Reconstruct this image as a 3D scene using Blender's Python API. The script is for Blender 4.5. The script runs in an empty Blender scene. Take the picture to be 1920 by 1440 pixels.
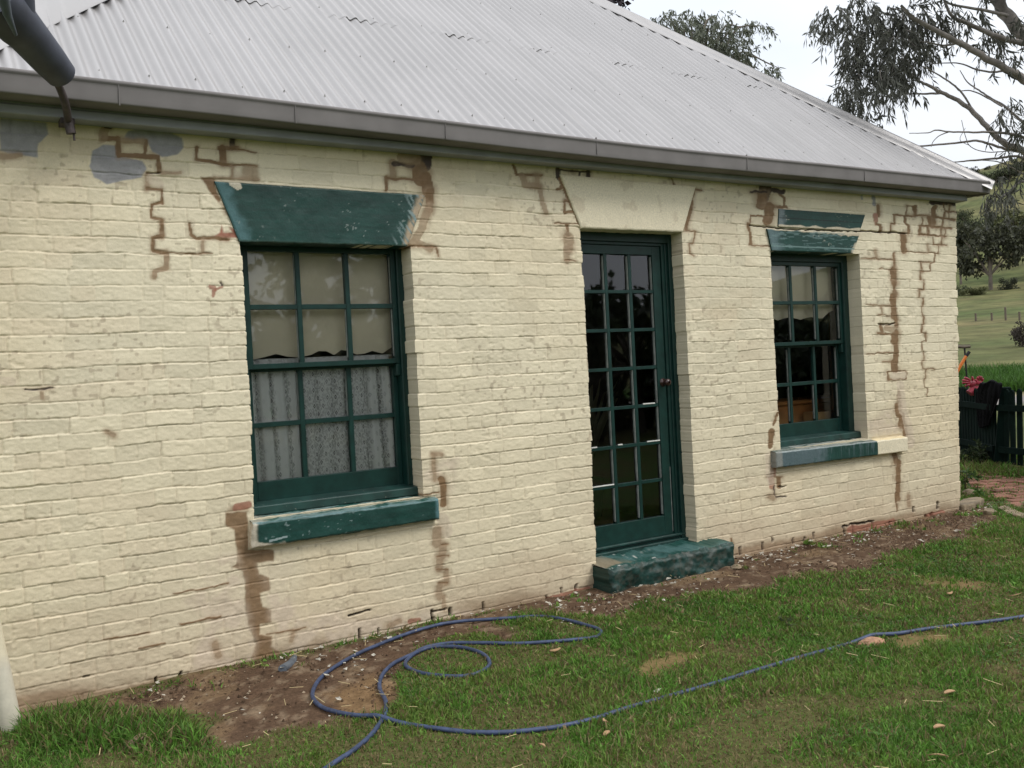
import bpy, bmesh, math, random
import numpy as np
from mathutils import Matrix, Vector

random.seed(7)
RNG = np.random.default_rng(11)
SC = bpy.context.scene
COL = SC.collection

# ------------------------------------------------------------------ camera
F = 1745.0                                     # focal length in pixels of a 1920 px wide picture
CAM = np.array((-1.41428, -4.83932, 1.45))
ROT = np.array(((0.841422159752901, -0.052396251706224604, 0.5378321131021291),
                (-0.5378779928787705, 0.014425302927675158, 0.8428992676542969),
                (-0.051923153346736785, -0.9985221797449383, -0.016045021157620666)))  # columns: right, down, forward
cam_d = bpy.data.cameras.new('camera')
cam_d.sensor_width = 36.0
cam_d.lens = F / 1920 * 36
cam_d.clip_start = 0.05
cam_d.clip_end = 6000
cam = bpy.data.objects.new('camera', cam_d)
COL.objects.link(cam)
M4 = Matrix(((ROT[0, 0], -ROT[0, 1], -ROT[0, 2], CAM[0]),
             (ROT[1, 0], -ROT[1, 1], -ROT[1, 2], CAM[1]),
             (ROT[2, 0], -ROT[2, 1], -ROT[2, 2], CAM[2]), (0, 0, 0, 1)))
cam.matrix_world = M4
SC.camera = cam

# ------------------------------------------------------------------ world, sun, exposure
SUN_EL, SUN_AZ = math.radians(50), math.radians(305)     # azimuth of the sun measured from +x
world = bpy.data.worlds.new('World')
SC.world = world
world.use_nodes = True
wn = world.node_tree
wn.nodes.clear()
w_out = wn.nodes.new('ShaderNodeOutputWorld')
w_bg = wn.nodes.new('ShaderNodeBackground')
w_bg.inputs['Strength'].default_value = 0.1
w_sky = wn.nodes.new('ShaderNodeTexSky')
w_sky.sky_type = 'NISHITA'
w_sky.sun_disc = False
w_sky.sun_elevation = SUN_EL
w_sky.sun_rotation = math.pi / 2 - SUN_AZ
w_noise = wn.nodes.new('ShaderNodeTexNoise')
w_noise.inputs['Scale'].default_value = 2.2
w_noise.inputs['Detail'].default_value = 5
w_tc = wn.nodes.new('ShaderNodeTexCoord')
w_map = wn.nodes.new('ShaderNodeMapping')
w_map.inputs['Scale'].default_value = (1, 1, 2.6)
w_ramp = wn.nodes.new('ShaderNodeValToRGB')
w_ramp.color_ramp.elements[0].position = 0.3
w_ramp.color_ramp.elements[0].color = (7.4, 7.9, 8.6, 1)
w_ramp.color_ramp.elements[1].position = 0.72
w_ramp.color_ramp.elements[1].color = (9.6, 9.7, 9.9, 1)
w_mix = wn.nodes.new('ShaderNodeMixRGB')
w_mix.inputs['Fac'].default_value = 0.97
wn.links.new(w_tc.outputs['Generated'], w_map.inputs['Vector'])
wn.links.new(w_map.outputs['Vector'], w_noise.inputs['Vector'])
wn.links.new(w_noise.outputs['Fac'], w_ramp.inputs['Fac'])
wn.links.new(w_sky.outputs['Color'], w_mix.inputs['Color1'])
wn.links.new(w_ramp.outputs['Color'], w_mix.inputs['Color2'])
# an overcast sky is darker towards the horizon than overhead
w_sep = wn.nodes.new('ShaderNodeSeparateXYZ')
w_grad = wn.nodes.new('ShaderNodeMapRange')
w_grad.inputs['To Min'].default_value = 0.74
w_grad.inputs['To Max'].default_value = 1.28
w_scale = wn.nodes.new('ShaderNodeVectorMath')
w_scale.operation = 'SCALE'
wn.links.new(w_tc.outputs['Generated'], w_sep.inputs['Vector'])
wn.links.new(w_sep.outputs['Z'], w_grad.inputs['Value'])
wn.links.new(w_mix.outputs['Color'], w_scale.inputs[0])
wn.links.new(w_grad.outputs['Result'], w_scale.inputs['Scale'])
wn.links.new(w_scale.outputs['Vector'], w_bg.inputs['Color'])
wn.links.new(w_bg.outputs['Background'], w_out.inputs['Surface'])

sun_d = bpy.data.lights.new('sun', 'SUN')
sun_d.energy = 1.35
sun_d.angle = math.radians(20)
sun_d.color = (1.0, 0.97, 0.92)
sun = bpy.data.objects.new('sun', sun_d)
COL.objects.link(sun)
sd = Vector((math.cos(SUN_EL) * math.cos(SUN_AZ), math.cos(SUN_EL) * math.sin(SUN_AZ), math.sin(SUN_EL)))
sun.rotation_euler = (-sd).to_track_quat('-Z', 'Y').to_euler()
sun.location = (-10, -20, 30)

SC.view_settings.view_transform = 'Standard'
SC.view_settings.look = 'None'
SC.view_settings.gamma = 1.0
SC.view_settings.exposure = 0.5
SC.cycles.max_bounces = 8
SC.cycles.transparent_max_bounces = 16

# ------------------------------------------------------------------ measuring helpers
def ray(u, v):
    return ROT @ np.array(((u - 960) / F, (v - 720) / F, 1.0))
def on_wall(u, v, y=0.0):
    r = ray(u, v); return CAM + r * ((y - CAM[1]) / r[1])
def on_ground(u, v, z=0.0):
    r = ray(u, v); return CAM + r * ((z - CAM[2]) / r[2])
def at_depth(u, v, d):
    return CAM + ray(u, v) * d
def project(P):
    c = (np.asarray(P) - CAM) @ ROT
    return 960 + F * c[:, 0] / c[:, 2], 720 + F * c[:, 1] / c[:, 2], c[:, 2]

# ------------------------------------------------------------------ numpy noise
def _hash(i, j, s):
    n = (i.astype(np.int64) * 374761393 + j.astype(np.int64) * 668265263 + s * 144665) & 0x7fffffff
    n = ((n ^ (n >> 13)) * 1274126177) & 0x7fffffff
    return ((n ^ (n >> 16)) & 0xffff) / 65535.0
def vnoise(x, y, s=0):
    x = np.asarray(x, float); y = np.asarray(y, float)
    i = np.floor(x); j = np.floor(y); fx = x - i; fy = y - j
    fx = fx * fx * (3 - 2 * fx); fy = fy * fy * (3 - 2 * fy)
    a = _hash(i, j, s); b = _hash(i + 1, j, s); c = _hash(i, j + 1, s); d = _hash(i + 1, j + 1, s)
    return (a * (1 - fx) + b * fx) * (1 - fy) + (c * (1 - fx) + d * fx) * fy
def fbm(x, y, s=0, o=4):
    t = 0; a = 0.5; n = 0
    for k in range(o):
        t = t + a * vnoise(x * 2 ** k + 17.3 * k, y * 2 ** k + 5.1 * k, s + k); n += a; a *= 0.5
    return t / n
def sstep(a, b, x):
    t = np.clip((x - a) / (b - a), 0, 1); return t * t * (3 - 2 * t)
def seg_dist(u, v, pts):
    d = np.full(u.shape, 1e9)
    for (x0, y0), (x1, y1) in zip(pts[:-1], pts[1:]):
        dx, dy = x1 - x0, y1 - y0; L = dx * dx + dy * dy + 1e-9
        t = np.clip(((u - x0) * dx + (v - y0) * dy) / L, 0, 1)
        d = np.minimum(d, np.hypot(u - x0 - t * dx, v - y0 - t * dy))
    return d
def in_poly(u, v, pts):
    ins = np.zeros(u.shape, bool); n = len(pts)
    for k in range(n):
        x0, y0 = pts[k]; x1, y1 = pts[(k + 1) % n]
        c = ((y0 > v) != (y1 > v)) & (u < (x1 - x0) * (v - y0) / ((y1 - y0) + 1e-12) + x0)
        ins ^= c
    return ins
def poly_mask(u, v, pts, soft):
    d = seg_dist(u, v, list(pts) + [pts[0]])
    s = np.where(in_poly(u, v, pts), d, -d)
    return sstep(-soft, soft, s)

# ------------------------------------------------------------------ mesh helpers
def mesh_np(name, V, quads=None, tris=None, col=None, smooth=True, extra=None):
    V = np.ascontiguousarray(V, dtype=np.float32)
    nq = 0 if quads is None else len(quads); nt = 0 if tris is None else len(tris)
    me = bpy.data.meshes.new(name)
    me.vertices.add(len(V)); me.vertices.foreach_set('co', V.ravel())
    loops = np.concatenate([np.asarray(quads, np.int32).ravel() if nq else np.zeros(0, np.int32),
                            np.asarray(tris, np.int32).ravel() if nt else np.zeros(0, np.int32)])
    me.loops.add(len(loops)); me.loops.foreach_set('vertex_index', loops)
    ls = np.concatenate([np.arange(nq) * 4, nq * 4 + np.arange(nt) * 3]).astype(np.int32)
    lt = np.concatenate([np.full(nq, 4), np.full(nt, 3)]).astype(np.int32)
    me.polygons.add(nq + nt); me.polygons.foreach_set('loop_start', ls); me.polygons.foreach_set('loop_total', lt)
    me.polygons.foreach_set('use_smooth', np.full(nq + nt, bool(smooth)))
    me.update(calc_edges=True)
    if col is not None:
        a = me.color_attributes.new('Col', 'FLOAT_COLOR', 'POINT')
        c = np.ones((len(V), 4), np.float32); c[:, :3] = col
        a.data.foreach_set('color', c.ravel())
    for k, arr in (extra or {}).items():
        a = me.attributes.new(k, 'FLOAT', 'POINT'); a.data.foreach_set('value', np.asarray(arr, np.float32).ravel())
    me.validate()
    return me
def link(name, me, mat=None, parent=None):
    o = bpy.data.objects.new(name, me); COL.objects.link(o)
    if mat is not None:
        for m in (mat if isinstance(mat, (list, tuple)) else [mat]): me.materials.append(m)
    if parent is not None: o.parent = parent
    return o
def tag(o, label=None, cat=None, group=None, kind=None):
    if label: o['label'] = label
    if cat: o['category'] = cat
    if group: o['group'] = group
    if kind: o['kind'] = kind
    return o
def empty(name, loc, label, cat, group=None):
    o = bpy.data.objects.new(name, None); COL.objects.link(o); o.location = Vector([float(q) for q in loc]); o.empty_display_size = 0.1
    return tag(o, label, cat, group)
def child(name, me, mat, root):
    """a part whose mesh is given in world coordinates, parented under a thing standing at its own base"""
    o = link(name, me, mat, root)
    off = Vector((0, 0, 0)); r = root
    while r is not None: off += r.location; r = r.parent
    me.transform(Matrix.Translation(-off))
    return o
def grid_quads(nx, nz, base=0):
    i, j = np.meshgrid(np.arange(nx - 1), np.arange(nz - 1))
    a = (j * nx + i).ravel() + base
    return np.stack([a, a + 1, a + 1 + nx, a + nx], 1)
class MB:
    """collects boxes, prisms and tubes into one mesh"""
    def __init__(s): s.V = []; s.Q = []; s.T = []; s.n = 0; s.mi = []; s.cur = 0
    def add(s, V, Q=(), T=()):
        V = np.asarray(V, float)
        s.V.append(V)
        for q in Q: s.Q.append([i + s.n for i in q]); s.mi.append(s.cur)
        for t in T: s.T.append(([i + s.n for i in t], s.cur))
        s.n += len(V)
    def box(s, x0, x1, y0, y1, z0, z1):
        s.add([(x0, y0, z0), (x1, y0, z0), (x1, y1, z0), (x0, y1, z0), (x0, y0, z1), (x1, y0, z1), (x1, y1, z1), (x0, y1, z1)],
              [(0, 1, 5, 4), (1, 2, 6, 5), (2, 3, 7, 6), (3, 0, 4, 7), (4, 5, 6, 7), (3, 2, 1, 0)])
    def hexa(s, P8):
        s.add(P8, [(0, 1, 5, 4), (1, 2, 6, 5), (2, 3, 7, 6), (3, 0, 4, 7), (4, 5, 6, 7), (3, 2, 1, 0)])
    def tube(s, pts, rad, n=8, cap=True):
        V, Q = tube_geo(pts, rad, n)
        s.add(V, Q)
        if cap:
            m = len(pts)
            c0 = np.mean(V[:n], 0); c1 = np.mean(V[-n:], 0)
            s.add([c0, c1] + list(V[:n]) + list(V[-n:]), [], [(0, 2 + (k + 1) % n, 2 + k) for k in range(n)] + [(1, 2 + n + k, 2 + n + (k + 1) % n) for k in range(n)])
    def mesh(s, name, smooth=False, col=None):
        V = np.concatenate(s.V)
        me = mesh_np(name, V, np.array(s.Q, np.int32) if s.Q else None, np.array([t for t, _ in s.T], np.int32) if s.T else None, col, smooth)
        mi = s.mi + [m for _, m in s.T]
        if any(mi): me.polygons.foreach_set('material_index', np.array(mi, np.int32))
        return me
def tube_geo(pts, rad, n=8):
    P = np.asarray(pts, float); m = len(P)
    R = np.full(m, rad, float) if np.isscalar(rad) else np.asarray(rad, float)
    T = np.gradient(P, axis=0); T /= np.linalg.norm(T, axis=1)[:, None] + 1e-12
    up = np.array((0, 0, 1.0)) if abs(T[0][2]) < 0.9 else np.array((1.0, 0, 0))
    a = np.cross(T[0], up); a /= np.linalg.norm(a)
    V = []
    for k in range(m):
        a = a - T[k] * np.dot(a, T[k]); a /= np.linalg.norm(a) + 1e-12
        b = np.cross(T[k], a)
        for q in range(n):
            t = 2 * math.pi * q / n
            V.append(P[k] + R[k] * (a * math.cos(t) + b * math.sin(t)))
    Q = [(k * n + q, k * n + (q + 1) % n, (k + 1) * n + (q + 1) % n, (k + 1) * n + q) for k in range(m - 1) for q in range(n)]
    return np.array(V), Q
def smooth_path(P, sub=6):
    P = np.asarray(P, float); out = []
    Q = np.vstack([2 * P[0] - P[1], P, 2 * P[-1] - P[-2]])
    for k in range(1, len(Q) - 2):
        p0, p1, p2, p3 = Q[k - 1:k + 3]
        for t in np.linspace(0, 1, sub, endpoint=False):
            out.append(0.5 * ((2 * p1) + (p2 - p0) * t + (2 * p0 - 5 * p1 + 4 * p2 - p3) * t * t + (3 * p1 - p0 - 3 * p2 + p3) * t ** 3))
    out.append(P[-1]); return np.array(out)
def bevel(o, w=0.003, seg=1):
    m = o.modifiers.new('bevel', 'BEVEL'); m.width = w; m.segments = seg; m.limit_method = 'ANGLE'; m.angle_limit = math.radians(40)
    return o
def lump(name, c, size, seed=0, sub=3, rough=0.25, flat=1.0):
    bm = bmesh.new(); bmesh.ops.create_icosphere(bm, subdivisions=sub, radius=1.0)
    for v in bm.verts:
        p = v.co
        n = fbm(np.array([p.x * 1.3 + 9 + seed]), np.array([p.y * 1.3 + p.z * 1.7 + 4]), seed, 3)[0] - 0.5
        n2 = vnoise(np.array([p.x * 5 + seed]), np.array([p.y * 5 + p.z * 4]), seed + 5)[0] - 0.5
        k = 1 + rough * (2.2 * n + 0.6 * n2)
        v.co = Vector((p.x * k * size[0] + c[0], p.y * k * size[1] + c[1], p.z * k * size[2] * flat + c[2]))
    me = bpy.data.meshes.new(name); bm.to_mesh(me); bm.free()
    return me

# ------------------------------------------------------------------ materials
def nmat(name):
    m = bpy.data.materials.new(name); m.use_nodes = True
    nt = m.node_tree; b = nt.nodes['Principled BSDF']
    return m, nt, b
def n_(nt, t, **k):
    n = nt.nodes.new(t)
    for a, v in k.items():
        if a in n.inputs: n.inputs[a].default_value = v
        else: setattr(n, a, v)
    return n
def noise_node(nt, scale, detail=4, rough=0.55, coord='Object'):
    tc = n_(nt, 'ShaderNodeTexCoord'); nz = n_(nt, 'ShaderNodeTexNoise')
    nz.inputs['Scale'].default_value = scale; nz.inputs['Detail'].default_value = detail; nz.inputs['Roughness'].default_value = rough
    nt.links.new(tc.outputs[coord], nz.inputs['Vector']); return nz
def add_bump(nt, b, sock, strength, dist):
    bp = n_(nt, 'ShaderNodeBump'); bp.inputs['Strength'].default_value = strength; bp.inputs['Distance'].default_value = dist
    nt.links.new(sock, bp.inputs['Height']); nt.links.new(bp.outputs['Normal'], b.inputs['Normal'])
def var_mat(name, c, rough=0.6, scale=8.0, amt=0.25, bump=0.0, bdist=0.002, metal=0.0, chips=None, chip_at=0.72, spec=0.5, bscale=None):
    m, nt, b = nmat(name)
    nz = noise_node(nt, scale)
    rp = n_(nt, 'ShaderNodeValToRGB')
    rp.color_ramp.elements[0].position = 0.3; rp.color_ramp.elements[1].position = 0.72
    rp.color_ramp.elements[0].color = tuple(q * (1 - amt) for q in c) + (1,)
    rp.color_ramp.elements[1].color = tuple(min(1, q * (1 + amt)) for q in c) + (1,)
    nt.links.new(nz.outputs['Fac'], rp.inputs['Fac'])
    last = rp.outputs['Color']
    if chips:
        n2 = noise_node(nt, scale * 5, 6, 0.7)
        r2 = n_(nt, 'ShaderNodeValToRGB'); r2.color_ramp.elements[0].position = chip_at; r2.color_ramp.elements[1].position = chip_at + 0.02
        nt.links.new(n2.outputs['Fac'], r2.inputs['Fac'])
        mx = n_(nt, 'ShaderNodeMixRGB'); mx.inputs['Color2'].default_value = tuple(chips) + (1,)
        nt.links.new(r2.outputs['Color'], mx.inputs['Fac']); nt.links.new(last, mx.inputs['Color1']); last = mx.outputs['Color']
    nt.links.new(last, b.inputs['Base Color'])
    b.inputs['Roughness'].default_value = rough; b.inputs['Metallic'].default_value = metal
    b.inputs['Specular IOR Level'].default_value = spec
    if bump:
        n3 = noise_node(nt, bscale or scale * 6, 5, 0.6)
        add_bump(nt, b, n3.outputs['Fac'], bump, bdist)
    return m
def attr_mat(name, rough=0.7, scale=60.0, amt=0.12, bump=0.3, bdist=0.002, spec=0.3, scale2=None, trans=0.0):
    """base colour from the mesh's own colour attribute, broken up by fine noise"""
    m, nt, b = nmat(name)
    at = n_(nt, 'ShaderNodeAttribute', attribute_name='Col')
    nz = noise_node(nt, scale, 5, 0.65)
    mr = n_(nt, 'ShaderNodeMapRange'); mr.inputs['From Min'].default_value = 0.3; mr.inputs['From Max'].default_value = 0.7
    mr.inputs['To Min'].default_value = 1 - amt; mr.inputs['To Max'].default_value = 1 + amt
    nt.links.new(nz.outputs['Fac'], mr.inputs['Value'])
    mx = n_(nt, 'ShaderNodeVectorMath', operation='SCALE')
    nt.links.new(at.outputs['Color'], mx.inputs[0]); nt.links.new(mr.outputs['Result'], mx.inputs['Scale'])
    nt.links.new(mx.outputs['Vector'], b.inputs['Base Color'])
    b.inputs['Roughness'].default_value = rough; b.inputs['Specular IOR Level'].default_value = spec
    if bump: add_bump(nt, b, nz.outputs['Fac'], bump, bdist)
    if trans:
        out = nt.nodes['Material Output']; tr = n_(nt, 'ShaderNodeBsdfTranslucent')
        nt.links.new(mx.outputs['Vector'], tr.inputs['Color'])
        ms = n_(nt, 'ShaderNodeMixShader'); ms.inputs['Fac'].default_value = trans
        nt.links.new(b.outputs['BSDF'], ms.inputs[1]); nt.links.new(tr.outputs['BSDF'], ms.inputs[2])
        nt.links.new(ms.outputs['Shader'], out.inputs['Surface'])
    return m

CREAM = np.array((0.708, 0.632, 0.466))
GREEN = np.array((0.0085, 0.045, 0.0365))
M = {}
M['wall'] = attr_mat('painted_brick', 0.62, 140, 0.07, 0.35, 0.0016, 0.35)
M['stone'] = attr_mat('painted_stone', 0.5, 90, 0.16, 0.45, 0.0025, 0.4)
M['green'] = var_mat('green_gloss_paint', (0.0060, 0.031, 0.0255), 0.42, 14, 0.25, 0.15, 0.001, chips=(0.16, 0.17, 0.15), chip_at=0.82, spec=0.35, bscale=90)
M['lit_putty'] = var_mat('lit_side_putty', (0.20, 0.215, 0.20), 0.7, 20, 0.3)  # lit look of the left-facing puttied bars, put into the colour
M['roof'] = None
M['gutter'] = var_mat('gutter_grey_paint', (0.185, 0.172, 0.168), 0.8, 5, 0.12, 0.1, 0.001, spec=0.2)
M['fascia'] = var_mat('fascia_grey_paint', (0.30, 0.305, 0.33), 0.8, 5, 0.15, 0.2, 0.001, spec=0.2)
M['moulding'] = var_mat('cornice_mould', (0.42, 0.37, 0.27), 0.7, 9, 0.2)
M['pipe'] = attr_mat('pipe_paint', 0.45, 40, 0.08, 0.15, 0.001, 0.4)
M['fitting'] = var_mat('dark_grey_metal', (0.052, 0.058, 0.082), 0.6, 5, 0.4, 0.2, 0.002)
M['iron'] = var_mat('rusty_iron', (0.06, 0.045, 0.045), 0.7, 30, 0.4, 0.4, 0.002)
M['blind'] = var_mat('blind_cloth', (0.80, 0.715, 0.55), 0.85, 3, 0.08, 0.2, 0.001, bscale=250)
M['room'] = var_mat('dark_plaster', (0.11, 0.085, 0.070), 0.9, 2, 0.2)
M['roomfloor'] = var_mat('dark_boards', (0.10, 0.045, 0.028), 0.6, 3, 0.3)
M['timber'] = var_mat('orange_timber', (0.60, 0.26, 0.085), 0.45, 6, 0.25, 0.1, 0.001)
M['timber_pale'] = var_mat('pale_timber', (0.75, 0.47, 0.21), 0.5, 6, 0.15)
M['whitepaint'] = var_mat('white_paint', (0.62, 0.62, 0.58), 0.6, 6, 0.1)
M['drape'] = var_mat('pale_drape', (0.8, 0.77, 0.68), 0.9, 10, 0.1)
M['knob'] = var_mat('brown_knob', (0.035, 0.015, 0.012), 0.3, 12, 0.3)
M['hose'] = var_mat('blue_hose', (0.036, 0.054, 0.112), 0.55, 30, 0.35, 0.2, 0.0006, chips=(0.15, 0.145, 0.15), chip_at=0.70)
M['rock'] = var_mat('brown_stone', (0.24, 0.165, 0.105), 0.9, 22, 0.45, 0.8, 0.006)
M['flag'] = var_mat('sand_stone', (0.215, 0.165, 0.105), 0.9, 14, 0.45, 0.7, 0.006)
M['brickbit'] = var_mat('broken_brick', (0.36, 0.20, 0.12), 0.9, 25, 0.4, 0.7, 0.004, chips=(0.5, 0.45, 0.35), chip_at=0.62)
M['flake'] = var_mat('paint_flake', (0.40, 0.37, 0.31), 0.9, 60, 0.5)
M['straw'] = var_mat('straw', (0.42, 0.33, 0.17), 0.8, 3, 0.35)
M['chip'] = var_mat('bark_chip', (0.40, 0.25, 0.13), 0.85, 9, 0.4)
M['pickets'] = var_mat('dark_green_fence', (0.0035, 0.011, 0.009), 0.9, 9, 0.35, 0.3, 0.002, spec=0.1)
M['jacket'] = var_mat('black_cloth', (0.006, 0.006, 0.007), 1.0, 12, 0.3, 0.3, 0.002, spec=0.08)
M['glove'] = var_mat('pink_rubber', (0.36, 0.035, 0.060), 0.5, 18, 0.35, 0.3, 0.002)
M['orange'] = var_mat('orange_handle', (0.80, 0.22, 0.035), 0.5, 9, 0.15)
M['black'] = var_mat('black_rubber', (0.015, 0.015, 0.016), 0.7, 9, 0.2)
M['rakewood'] = var_mat('grey_wood', (0.12, 0.095, 0.07), 0.8, 12, 0.3)
M['tub'] = var_mat('pale_plastic', (0.50, 0.49, 0.47), 0.5, 4, 0.12)
M['paver'] = attr_mat('brick_paver', 0.85, 45, 0.3, 0.6, 0.003, 0.2)
M['leaf'] = attr_mat('leaf', 0.55, 3, 0.1, 0, 0.001, 0.3, trans=0.25)
M['blade'] = attr_mat('grass_blade', 0.6, 3, 0.1, 0, 0.001, 0.25, trans=0.3)
M['bark'] = attr_mat('gum_bark', 0.85, 14, 0.35, 0.6, 0.01, 0.2)
M['soil'] = attr_mat('soil_lumps', 0.95, 60, 0.35, 0.5, 0.003, 0.1)

def glass_mat():
    m, nt, b = nmat('window_glass'); out = nt.nodes['Material Output']; nt.nodes.remove(b)
    tr = n_(nt, 'ShaderNodeBsdfTransparent'); tr.inputs['Color'].default_value = (0.95, 0.96, 0.95, 1)
    gl = n_(nt, 'ShaderNodeBsdfGlossy'); gl.inputs['Roughness'].default_value = 0.02; gl.inputs['Color'].default_value = (0.9, 0.92, 0.95, 1)
    fr = n_(nt, 'ShaderNodeFresnel'); fr.inputs['IOR'].default_value = 1.55
    nz = noise_node(nt, 3.0, 2); bp = n_(nt, 'ShaderNodeBump'); bp.inputs['Strength'].default_value = 0.03; bp.inputs['Distance'].default_value = 0.01
    nt.links.new(nz.outputs['Fac'], bp.inputs['Height']); nt.links.new(bp.outputs['Normal'], gl.inputs['Normal'])
    mu = n_(nt, 'ShaderNodeMath', operation='MULTIPLY'); mu.inputs[1].default_value = 1.45
    nt.links.new(fr.outputs['Fac'], mu.inputs[0])
    ms = n_(nt, 'ShaderNodeMixShader'); nt.links.new(mu.outputs['Value'], ms.inputs['Fac'])
    nt.links.new(tr.outputs['BSDF'], ms.inputs[1]); nt.links.new(gl.outputs['BSDF'], ms.inputs[2])
    nt.links.new(ms.outputs['Shader'], out.inputs['Surface'])
    return m
M['glass'] = glass_mat()
def roof_mat():
    m, nt, b = nmat('galvanised_roof')
    nz = noise_node(nt, 1.2, 4); n2 = noise_node(nt, 26, 5, 0.7)
    tc = n_(nt, 'ShaderNodeTexCoord'); mp = n_(nt, 'ShaderNodeMapping'); mp.inputs['Scale'].default_value = (9, 0.7, 0.7)
    n3 = n_(nt, 'ShaderNodeTexNoise'); n3.inputs['Scale'].default_value = 1.5; n3.inputs['Detail'].default_value = 4
    nt.links.new(tc.outputs['Object'], mp.inputs['Vector']); nt.links.new(mp.outputs['Vector'], n3.inputs['Vector'])
    add = n_(nt, 'ShaderNodeMath', operation='ADD'); nt.links.new(nz.outputs['Fac'], add.inputs[0]); nt.links.new(n3.outputs['Fac'], add.inputs[1])
    ad2 = n_(nt, 'ShaderNodeMath', operation='MULTIPLY_ADD'); ad2.inputs[1].default_value = 0.35
    nt.links.new(n2.outputs['Fac'], ad2.inputs[0]); nt.links.new(add.outputs['Value'], ad2.inputs[2])
    rp = n_(nt, 'ShaderNodeValToRGB'); rp.color_ramp.elements[0].position = 0.75; rp.color_ramp.elements[1].position = 1.0
    rp.color_ramp.elements[0].color = (0.360, 0.348, 0.344, 1); rp.color_ramp.elements[1].color = (0.400, 0.386, 0.382, 1)
    mr = n_(nt, 'ShaderNodeMath', operation='MULTIPLY'); mr.inputs[1].default_value = 0.72
    nt.links.new(ad2.outputs['Value'], mr.inputs[0]); nt.links.new(mr.outputs['Value'], rp.inputs['Fac'])
    nt.links.new(rp.outputs['Color'], b.inputs['Base Color'])
    b.inputs['Roughness'].default_value = 0.42; b.inputs['Metallic'].default_value = 0.40
    return m
M['roof'] = roof_mat()
def lace_mat():
    m, nt, b = nmat('white_lace'); out = nt.nodes['Material Output']
    at = n_(nt, 'ShaderNodeAttribute', attribute_name='lace')
    b.inputs['Base Color'].default_value = (0.93, 0.93, 0.91, 1); b.inputs['Roughness'].default_value = 0.9
    tl = n_(nt, 'ShaderNodeBsdfTranslucent'); tl.inputs['Color'].default_value = (0.5, 0.52, 0.52, 1)
    m1 = n_(nt, 'ShaderNodeMixShader'); m1.inputs['Fac'].default_value = 0.2
    nt.links.new(b.outputs['BSDF'], m1.inputs[1]); nt.links.new(tl.outputs['BSDF'], m1.inputs[2])
    tr = n_(nt, 'ShaderNodeBsdfTransparent'); ms = n_(nt, 'ShaderNodeMixShader')
    nt.links.new(at.outputs['Fac'], ms.inputs['Fac']); nt.links.new(tr.outputs['BSDF'], ms.inputs[1]); nt.links.new(m1.outputs['Shader'], ms.inputs[2])
    nt.links.new(ms.outputs['Shader'], out.inputs['Surface'])
    return m
M['lace'] = lace_mat()
def terrain_mat():
    m, nt, b = nmat('ground')
    at = n_(nt, 'ShaderNodeAttribute', attribute_name='Col'); far = n_(nt, 'ShaderNodeAttribute', attribute_name='far')
    n1 = noise_node(nt, 0.035, 6, 0.6); n2 = noise_node(nt, 0.35, 6, 0.7); n3 = noise_node(nt, 55, 6, 0.7)
    r1 = n_(nt, 'ShaderNodeValToRGB'); e = r1.color_ramp.elements
    e[0].position = 0.36; e[0].color = (0.072, 0.092, 0.032, 1); e[1].position = 0.64; e[1].color = (0.150, 0.128, 0.060, 1)
    nt.links.new(n1.outputs['Fac'], r1.inputs['Fac'])
    r2 = n_(nt, 'ShaderNodeMapRange'); r2.inputs['From Min'].default_value = 0.3; r2.inputs['From Max'].default_value = 0.7; r2.inputs['To Min'].default_value = 0.5; r2.inputs['To Max'].default_value = 1.45
    nt.links.new(n2.outputs['Fac'], r2.inputs['Value'])
    s = n_(nt, 'ShaderNodeVectorMath', operation='SCALE'); nt.links.new(r1.outputs['Color'], s.inputs[0]); nt.links.new(r2.outputs['Result'], s.inputs['Scale'])
    r3 = n_(nt, 'ShaderNodeMapRange'); r3.inputs['From Min'].default_value = 0.3; r3.inputs['From Max'].default_value = 0.7; r3.inputs['To Min'].default_value = 0.6; r3.inputs['To Max'].default_value = 1.4
    nt.links.new(n3.outputs['Fac'], r3.inputs['Value'])
    s2 = n_(nt, 'ShaderNodeVectorMath', operation='SCALE'); nt.links.new(at.outputs['Color'], s2.inputs[0]); nt.links.new(r3.outputs['Result'], s2.inputs['Scale'])
    mx = n_(nt, 'ShaderNodeMixRGB'); nt.links.new(far.outputs['Fac'], mx.inputs['Fac']); nt.links.new(s2.outputs['Vector'], mx.inputs['Color1']); nt.links.new(s.outputs['Vector'], mx.inputs['Color2'])
    nt.links.new(mx.outputs['Color'], b.inputs['Base Color']); b.inputs['Roughness'].default_value = 0.95; b.inputs['Specular IOR Level'].default_value = 0.1
    add_bump(nt, b, n3.outputs['Fac'], 0.6, 0.008)
    return m
M['ground'] = terrain_mat()

# ================================================================== THE HOUSE
house = empty('house', (2.6, 0, 0), 'old cream painted brick cottage with green joinery and a pale corrugated iron roof', 'house')

# crop frames the tracings were measured in: origin and magnification
cA, cB, cD = (180, 220, 4.8), (640, 0, 3), (960, 290, 5.053)
cE, cF, cG, cH = (1280, 0, 3), (1590, 360, 5.143), (1590, 620, 4.235), (1420, 700, 6)
cI, cJ, cK, cL, cN = (0, 960, 3), (640, 960, 3), (640, 480, 3), (0, 480, 3), (1280, 960, 3)
cO = (0, 0, 3)
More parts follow.
